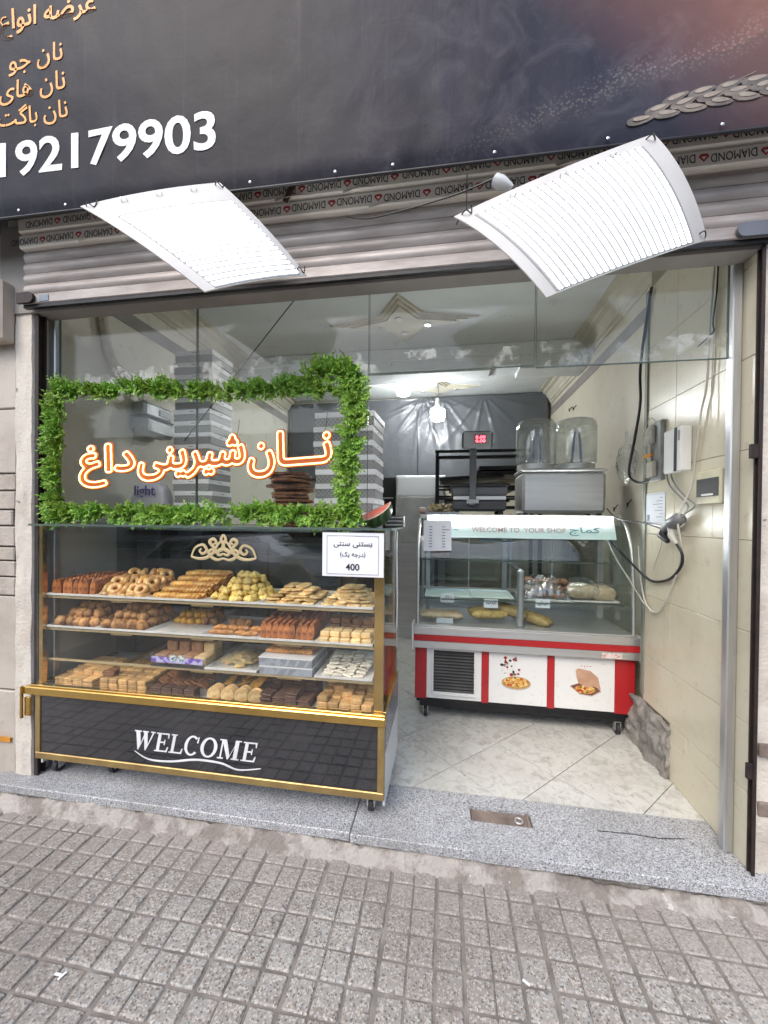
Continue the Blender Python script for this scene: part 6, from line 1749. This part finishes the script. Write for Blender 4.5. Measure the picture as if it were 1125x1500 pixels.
rk = thing('baking_rack', 'black metal frame rack with stacked baking pans behind the scale', 'rack', (.35, 4.1, .1))
for x in (-.085, .90):
    for y in (3.9, 4.3): part('post', M_DARKMETAL, (x - .016, x + .016, y - .016, y + .016, .1, 2.125), parent=rk)
part('top_rail', M_DARKMETAL, (-.105, .92, 3.88, 3.915, 2.126, 2.15), (-.105, .92, 4.285, 4.32, 2.126, 2.15), (-.069, .884, 3.89, 3.91, 2.07, 2.095), parent=rk)
for k, zz in enumerate((1.80, 1.70, 1.60, 1.5)): part('shelf_rail', M_DARKMETAL, (-.069, .884, 3.89, 3.91, zz - .02, zz), (-.069, .884, 4.29, 4.31, zz - .02, zz), parent=rk)
for k, (zz, dx, ry) in enumerate(((1.86, .0, -.06), (1.90, .36, 0.0), (1.95, .38, 0.0), (1.75, .1, 0), (1.64, .05, 0))):
    m_ = MB(); m_.box(-.30, .30, -.21, .21, 0, .004); m_.box(-.31, .31, -.22, -.212, 0, .035); m_.box(-.31, .31, .212, .22, 0, .035); m_.box(-.31, -.302, -.212, .212, 0, .035); m_.box(.302, .31, -.212, .212, 0, .035)
    o = m_.build('baking_pan', M_DARKMETAL, label='black baking pan, %s on the rack behind the scale' % ('slanting at the left end', 'level in the middle', 'topmost', 'second from the bottom', 'lowest')[k], cat='baking pan', group='baking pans on the rack'); o.location = (.25 + dx, 4.08, zz); o.rotation_euler = (0, ry, 0)
# lamps
M_BULB = emit('lit_bulb', (.95, .98, 1.0), 54.0)
for px, py, Y, lab, drop in ((591, 568, 4.2, 'glowing white bulb close under the ceiling beam', .02), (641, 605, 4.25, 'glowing white bulb hanging on a cord from the rear ceiling', .3)):
    c = at_y(px, py, Y); t = thing('ceiling_bulb', lab, 'lamp', tuple(c)); Mb = Matrix.Translation(c)
    m_ = MB(); m_.lathe([(.03, -.082), (.062, -.078), (.074, -.062), (.076, 0), (.075, .03)], 22, Mb); m_.build('bulb', M_BULB, t, smooth=60)
    m_ = MB(); m_.lathe([(.079, .0305), (.079, .036), (.062, .052), (.034, .07), (.024, .10), (.02, .115), (.02, .15), (.008, .16)], 14, Mb); m_.build('socket', M_WHITE, t, smooth=50)
    m_ = MB(); m_.tube(smooth_path([c + Vector((0, 0, .16)), c + Vector((.006, 0, .2)), Vector((c.x - .004, Y, 2.99)), Vector((c.x, Y, 3.03))], 4) if c.z + .17 < 2.95 else [c + Vector((0, 0, .155)), Vector((c.x, Y, max(3.03, c.z + .17)))], .004, 6); m_.build('cord', M_WIRE, t)

# ---------------------------------------------------------------- wires and fittings on the right wall
XT = 1.178
def W(px, py, off=.012, X=XT): p = at_x(px, py, X); p.x -= off; return p
def cable(pts, r, mat, label, name='cable', cat='cable', seg=7):
    m_ = MB(); m_.tube(smooth_path(pts, 8), r, seg); return m_.build(name, mat, label=label, cat=cat, smooth=70)
md = thing('wall_modem', 'white box with a dark stripe fixed on the right tiled wall', 'wall box', (1.16, 2.26, 1.72))
a = at_x(976, 633, 1.14); b = at_x(997, 690, 1.14)
part('case', M_WHITE, (1.128, 1.1795, b.y - .02, a.y, b.z, a.z), parent=md, ch=.005); part('dark_stripe', M_INK, (1.1262, 1.1278, b.y + .012, b.y + .035, b.z + .002, a.z - .002), parent=md); part('vent', M_METER, (1.1265, 1.1278, b.y - .012, b.y + .004, a.z - .07, a.z - .02), parent=md)
jb = thing('wiring_board', 'old grey wiring board with loose ends left of the white wall box', 'wiring board', (1.17, 2.45, 1.7))
a = W(957, 622, 0); b = W(978, 702, 0)
part('board', M_METER, (1.155, 1.1795, b.y + .03, a.y, b.z, a.z), parent=jb, ch=.004); part('terminal', pm('worn_beige_plastic', (.45, .42, .35), .5), (1.13, 1.1545, b.y + .06, b.y + .13, b.z + .02, b.z + .11), parent=jb, ch=.004); part('terminal', bpy.data.materials['worn_beige_plastic'], (1.135, 1.1545, b.y + .08, b.y + .16, a.z - .12, a.z - .02), parent=jb, ch=.004); part('orange_tab', bpy.data.materials['orange_tape'], (1.14, 1.154, b.y + .10, b.y + .18, b.z + .14, b.z + .16), parent=jb)
m_ = MB()
for k in range(5): m_.tube(smooth_path([(1.15, b.y + .05 + .03 * k, a.z - .02 - .02 * k), (1.13, b.y + .1, a.z + .02 - .05 * k), (1.135, b.y + .18 - .02 * k, a.z - .1), (1.15, b.y + .12, b.z + .08)], 6), .0025, 5)
m_.build('loose_wires', M_WIREW, jb)
bk = thing('breaker_box', 'beige breaker box with a black window on the right tiled wall', 'breaker box', (1.17, 1.945, 1.53))
a = W(1027, 692, 0); b = W(1062, 738, 0)
part('plate', pm('ivory_plastic', (.66, .62, .44), .4), (1.160, 1.1795, b.y, a.y, b.z, a.z), parent=bk, ch=.006); part('window', M_INK, (1.157, 1.1598, b.y + .012, a.y - .004, b.z + .036, a.z - .036), parent=bk); part('white_handle', M_WHITE, (1.150, 1.1568, b.y + .04, b.y + .11, b.z + .040, b.z + .048), parent=bk)
nt_ = thing('wall_notice', 'white printed form taped on the right wall beside the fridge', 'notice', (1.18, 2.42, 1.45))
a = W(946, 724, 0); b = W(974, 768, 0)
part('paper', M_PAPER, (1.1765, 1.1785, b.y, a.y, b.z, a.z), parent=nt_)
m_ = MB()
for k in range(7): zz = a.z - .03 - k * .018; m_.box(1.1755, 1.1764, b.y + .02, b.y + .05 + .09 * ((k * 7) % 5) / 5, zz, zz + .003)
for zz in (b.z + .006, a.z - .008): m_.box(1.1755, 1.1764, b.y + .006, a.y - .006, zz, zz + .0015)
m_.box(1.1755, 1.1764, a.y - .05, a.y - .025, b.z + .02, b.z + .055); m_.build('form_print', pm('form_print', (.22, .25, .33), .6), nt_)
pg = thing('plug_socket', 'grey plug and socket hanging on cables on the right wall', 'socket', tuple(W(1000, 768)))
c1, c2 = W(984, 777, .04), W(1012, 757, .04)
m_ = MB(); d = (c2 - c1)
m_.tube([c1, c1 + d * .1, c1 + d * .45, c1 + d * .5, c1 + d * .9, c2], [.012, .022, .024, .033, .030, .014], 12); m_.build('socket_body', pm('grey_plastic', (.20, .205, .215), .45), pg, smooth=50)
m_ = MB(); m_.tube([c1 + d * .05, c1 + d * .05 + Vector((-.01, .0, -.03)), c1 + d * .2 + Vector((-.01, -.03, -.07))], [.018, .022, .012], 10); m_.build('plug_body', M_WIRE, pg, smooth=50)
m_ = MB(); m_.tube([c1 + d * .45, W(1000, 786, .05), W(1004, 797, .04)], [.018, .016, .008], 9); m_.build('white_plug', M_WIREW, pg, smooth=50)
cable([W(958, 420), W(950, 470), W(941, 540), W(941, 590), W(938, 640, .03), W(929, 690, .03), W(938, 705, .03), W(955, 705, .02), W(964, 690)], .008, M_WIRE, 'thick black cable hanging down the right wall and looping up to the wiring board')
cable([W(1057, 368), W(1055, 420), W(1049, 470), W(1050, 484), W(1040, 495), W(1027, 507)], .0035, M_WIRE, 'short dark cable end poking from a knot high on the right wall')
cable([W(1053, 368), W(1045, 470), W(1040, 560), W(1032, 600), W(1025, 650), W(1017, 710), W(1010, 760, .05), W(1005, 810, .02), W(988, 860), W(968, 897), W(950, 885), W(942, 850), W(938, 800)], .0048, M_WIREW, 'long white cord hanging down the right wall and curling up at the bottom')
cable([W(1050, 490), W(1047, 560), W(1046, 600), W(1045, 625)], .0025, M_WIREW, 'thin pale cord hanging beside the knot on the right wall')
cable([W(1004, 797, .04), W(1009, 812, .03), W(1004, 830, .02), W(985, 848), W(962, 852), W(945, 842), W(930, 815, .06), W(921, 790, .12)], .007, M_WIRE, 'black cable looping from the hanging socket towards the fridge')
cable([at_y(889, 745, 2.95), W(925, 760, .08), W(950, 766, .03), W(985, 776, .04)], .0045, M_WIRE, 'dark cable from the juice dispenser to the hanging socket')
cable([at_y(893, 764, 2.80), W(912, 775, .12), W(925, 815, .10), W(935, 850, .05), W(944, 880), W(958, 897)], .0045, M_WIREW, 'white cable falling from the fridge corner beside the tiled wall')
cable([W(980, 690), W(984, 710), W(1000, 728), W(1012, 742), W(1013, 757, .04)], .004, M_METER, 'grey twisted cable from the white wall box to the socket')
cable([W(986, 690), W(990, 706), W(1008, 728), W(1022, 740), W(1014, 752, .03)], .004, M_METER, 'second grey cable under the white wall box')
cable([W(978, 777, .03), W(972, 800), W(965, 820), W(960, 835)], .002, M_WIREW, 'hair thin pale wire drooping left of the hanging socket')
tr = MB(); tr.box(1.215, 1.249, 2.60, 2.635, 1.70, 2.72, .003); tr.build('cable_trunking', pm('cream_trunking', (.60, .58, .48), .45), label='cream vertical cable trunking on the inner right wall', cat='trunking')
pb_ = thing('hanging_bag', 'clear plastic bag hanging on the right wall beside the dispenser', 'bag', tuple(at_x(925, 690, 1.22)))
c = at_x(922, 688, 1.19); 
m_ = MB()
def bagf(u, v):
    th = 2 * math.pi * u; r = (.012 + .085 * math.sin(math.pi * min(1, max(0, (v - .25) / .75)) ** .8) ** .7 if v > .25 else .012) * (1 + .4 * mnoise.noise((math.cos(th) * 3, math.sin(th) * 3, v * 7)) + .2 * mnoise.noise((math.cos(th) * 9, math.sin(th) * 9, v * 18)))
    return (c.x - .02 + r * .45 * math.cos(th), c.y + r * math.sin(th), c.z + .26 - .36 * v)
m_.grid(44, 36, bagf); m_.build('bag', M_CRINKLE, pb_, smooth=80)
for k, (px, py) in enumerate(((838, 600), (844, 598), (905, 745), (925, 738))):
    q = at_x(px, py, 1.245); m_ = MB(); m_.tube(smooth_path([q + Vector((0, 0, .03)), q + Vector((-.02, 0, 0)), q + Vector((-.03, -.01, -.02)), q + Vector((-.035, -.02, .01))], 4), .004, 6)
    m_.build('wall_hook', M_RAIL, label='small bent wire hook on the inner right wall, %s' % ('left one of the high pair', 'right one of the high pair', 'left one beside the fridge', 'right one beside the fridge')[k], cat='hook', group='hooks on the inner right wall')
cr_ = MB(); q = at_z(1037, 1196, .1); cr_.box(q.x - .011, q.x + .011, q.y - .008, q.y + .008, .101, .118, .004, None); cr_.build('bread_crumb', crust('crumb', (.75, .55, .2), (.6, .4, .12), .7), label='small yellow crumb at the foot of the right wall', cat='crumb')
for k, (px, py) in enumerate(((85, 1428), (91, 1430), (771, 1440), (811, 1285), (866, 1277))):
    q = at_z(px, py, 0); m_ = MB(); m_.box(-.012, .012, -.004, .004, 0, .0016, .0005, Matrix.Translation(q + Vector((0, 0, .001 if py > 1300 else .03))) @ Matrix.Rotation(k * 1.3, 4, 'Z') )
    m_.build('paper_scrap', M_PAPER, label=('tiny white scrap on the paving at the lower left', 'second tiny white scrap on the paving at the lower left', 'tiny white scrap on a paving block at the lower right', 'tiny pale scrap on the mortar before the granite', 'tiny pale scrap on the mortar further right')[k], cat='paper scrap', group='paper scraps on the ground')

# ---------------------------------------------------------------- the street behind the viewer (seen only as reflections)
op = thing('opposite_building', 'rendered building with dark shop windows across the street', 'building', (0, -20, -.16))
part('wall', M_FASCIA, (-30, 30, -26, -20, -.16, 7.0), parent=op)
M_WINDOW = pm('dark_window', (.03, .035, .04), .1)
for i in range(10):
    x = -27 + i * 5.6
    part('shop_window', M_WINDOW, (x, x + 3.8, -20.0, -19.95, .3, 2.8), parent=op); part('upper_window', M_WINDOW, (x + .6, x + 2.6, -20.0, -19.95, 4.2, 5.8), parent=op)
car = thing('parked_car', 'white saloon car parked at the kerb across from the shop', 'car', (-4.4, -3.9, -.16))
M_CARW = pm('white_car_paint', (.74, .75, .77), .25, coat=.6); CYc = -3.9
prof = [(-2.05, .28), (-2.1, .55), (-2.0, .72), (-1.25, .80), (-.75, 1.22), (.55, 1.24), (1.15, .84), (1.95, .78), (2.1, .6), (2.08, .28)]
m_ = MB(); m_.prism([(-4.4 + x, z - .16 + .02) for x, z in prof[::-1]][::-1], CYc - .8, CYc + .8); m_.build('body', M_CARW, car)
m_ = MB(); wp = [(-1.12, .84), (-.72, 1.17), (-.02, 1.18), (-.02, .84)]; wp2 = [(.04, .84), (.04, 1.18), (.5, 1.18), (.98, .86)]
for w_ in (wp, wp2): m_.prism([(-4.4 + x, z - .14) for x, z in w_], CYc + .795, CYc + .806)
m_.build('side_window', M_WINDOW, car)
for x in (-1.3, 1.3):
    for y in (-.78, .78):
        m_ = MB(); m_.lathe([(.31, -.1), (.31, .1), (.2, .105)], 22, Matrix.Translation((-4.4 + x, CYc + y, .15)) @ Matrix.Rotation(math.pi / 2, 4, 'X')); m_.build('wheel', M_RUBBER, car, smooth=40)
# labels for hanging wires
for o in list(COL.objects):
    if o.parent is None and o.name.startswith('hanging_wire'): o['category'] = 'wire'
names = ['left tie wire of the light panel over the doorway', 'right tie wire of the light panel over the doorway', 'left tie wire of the light panel over the pastry case', 'right tie wire of the light panel over the pastry case']
for o, n_ in zip([o for o in COL.objects if o.name.startswith('hanging_wire')], names): o['label'] = 'thin dark ' + n_
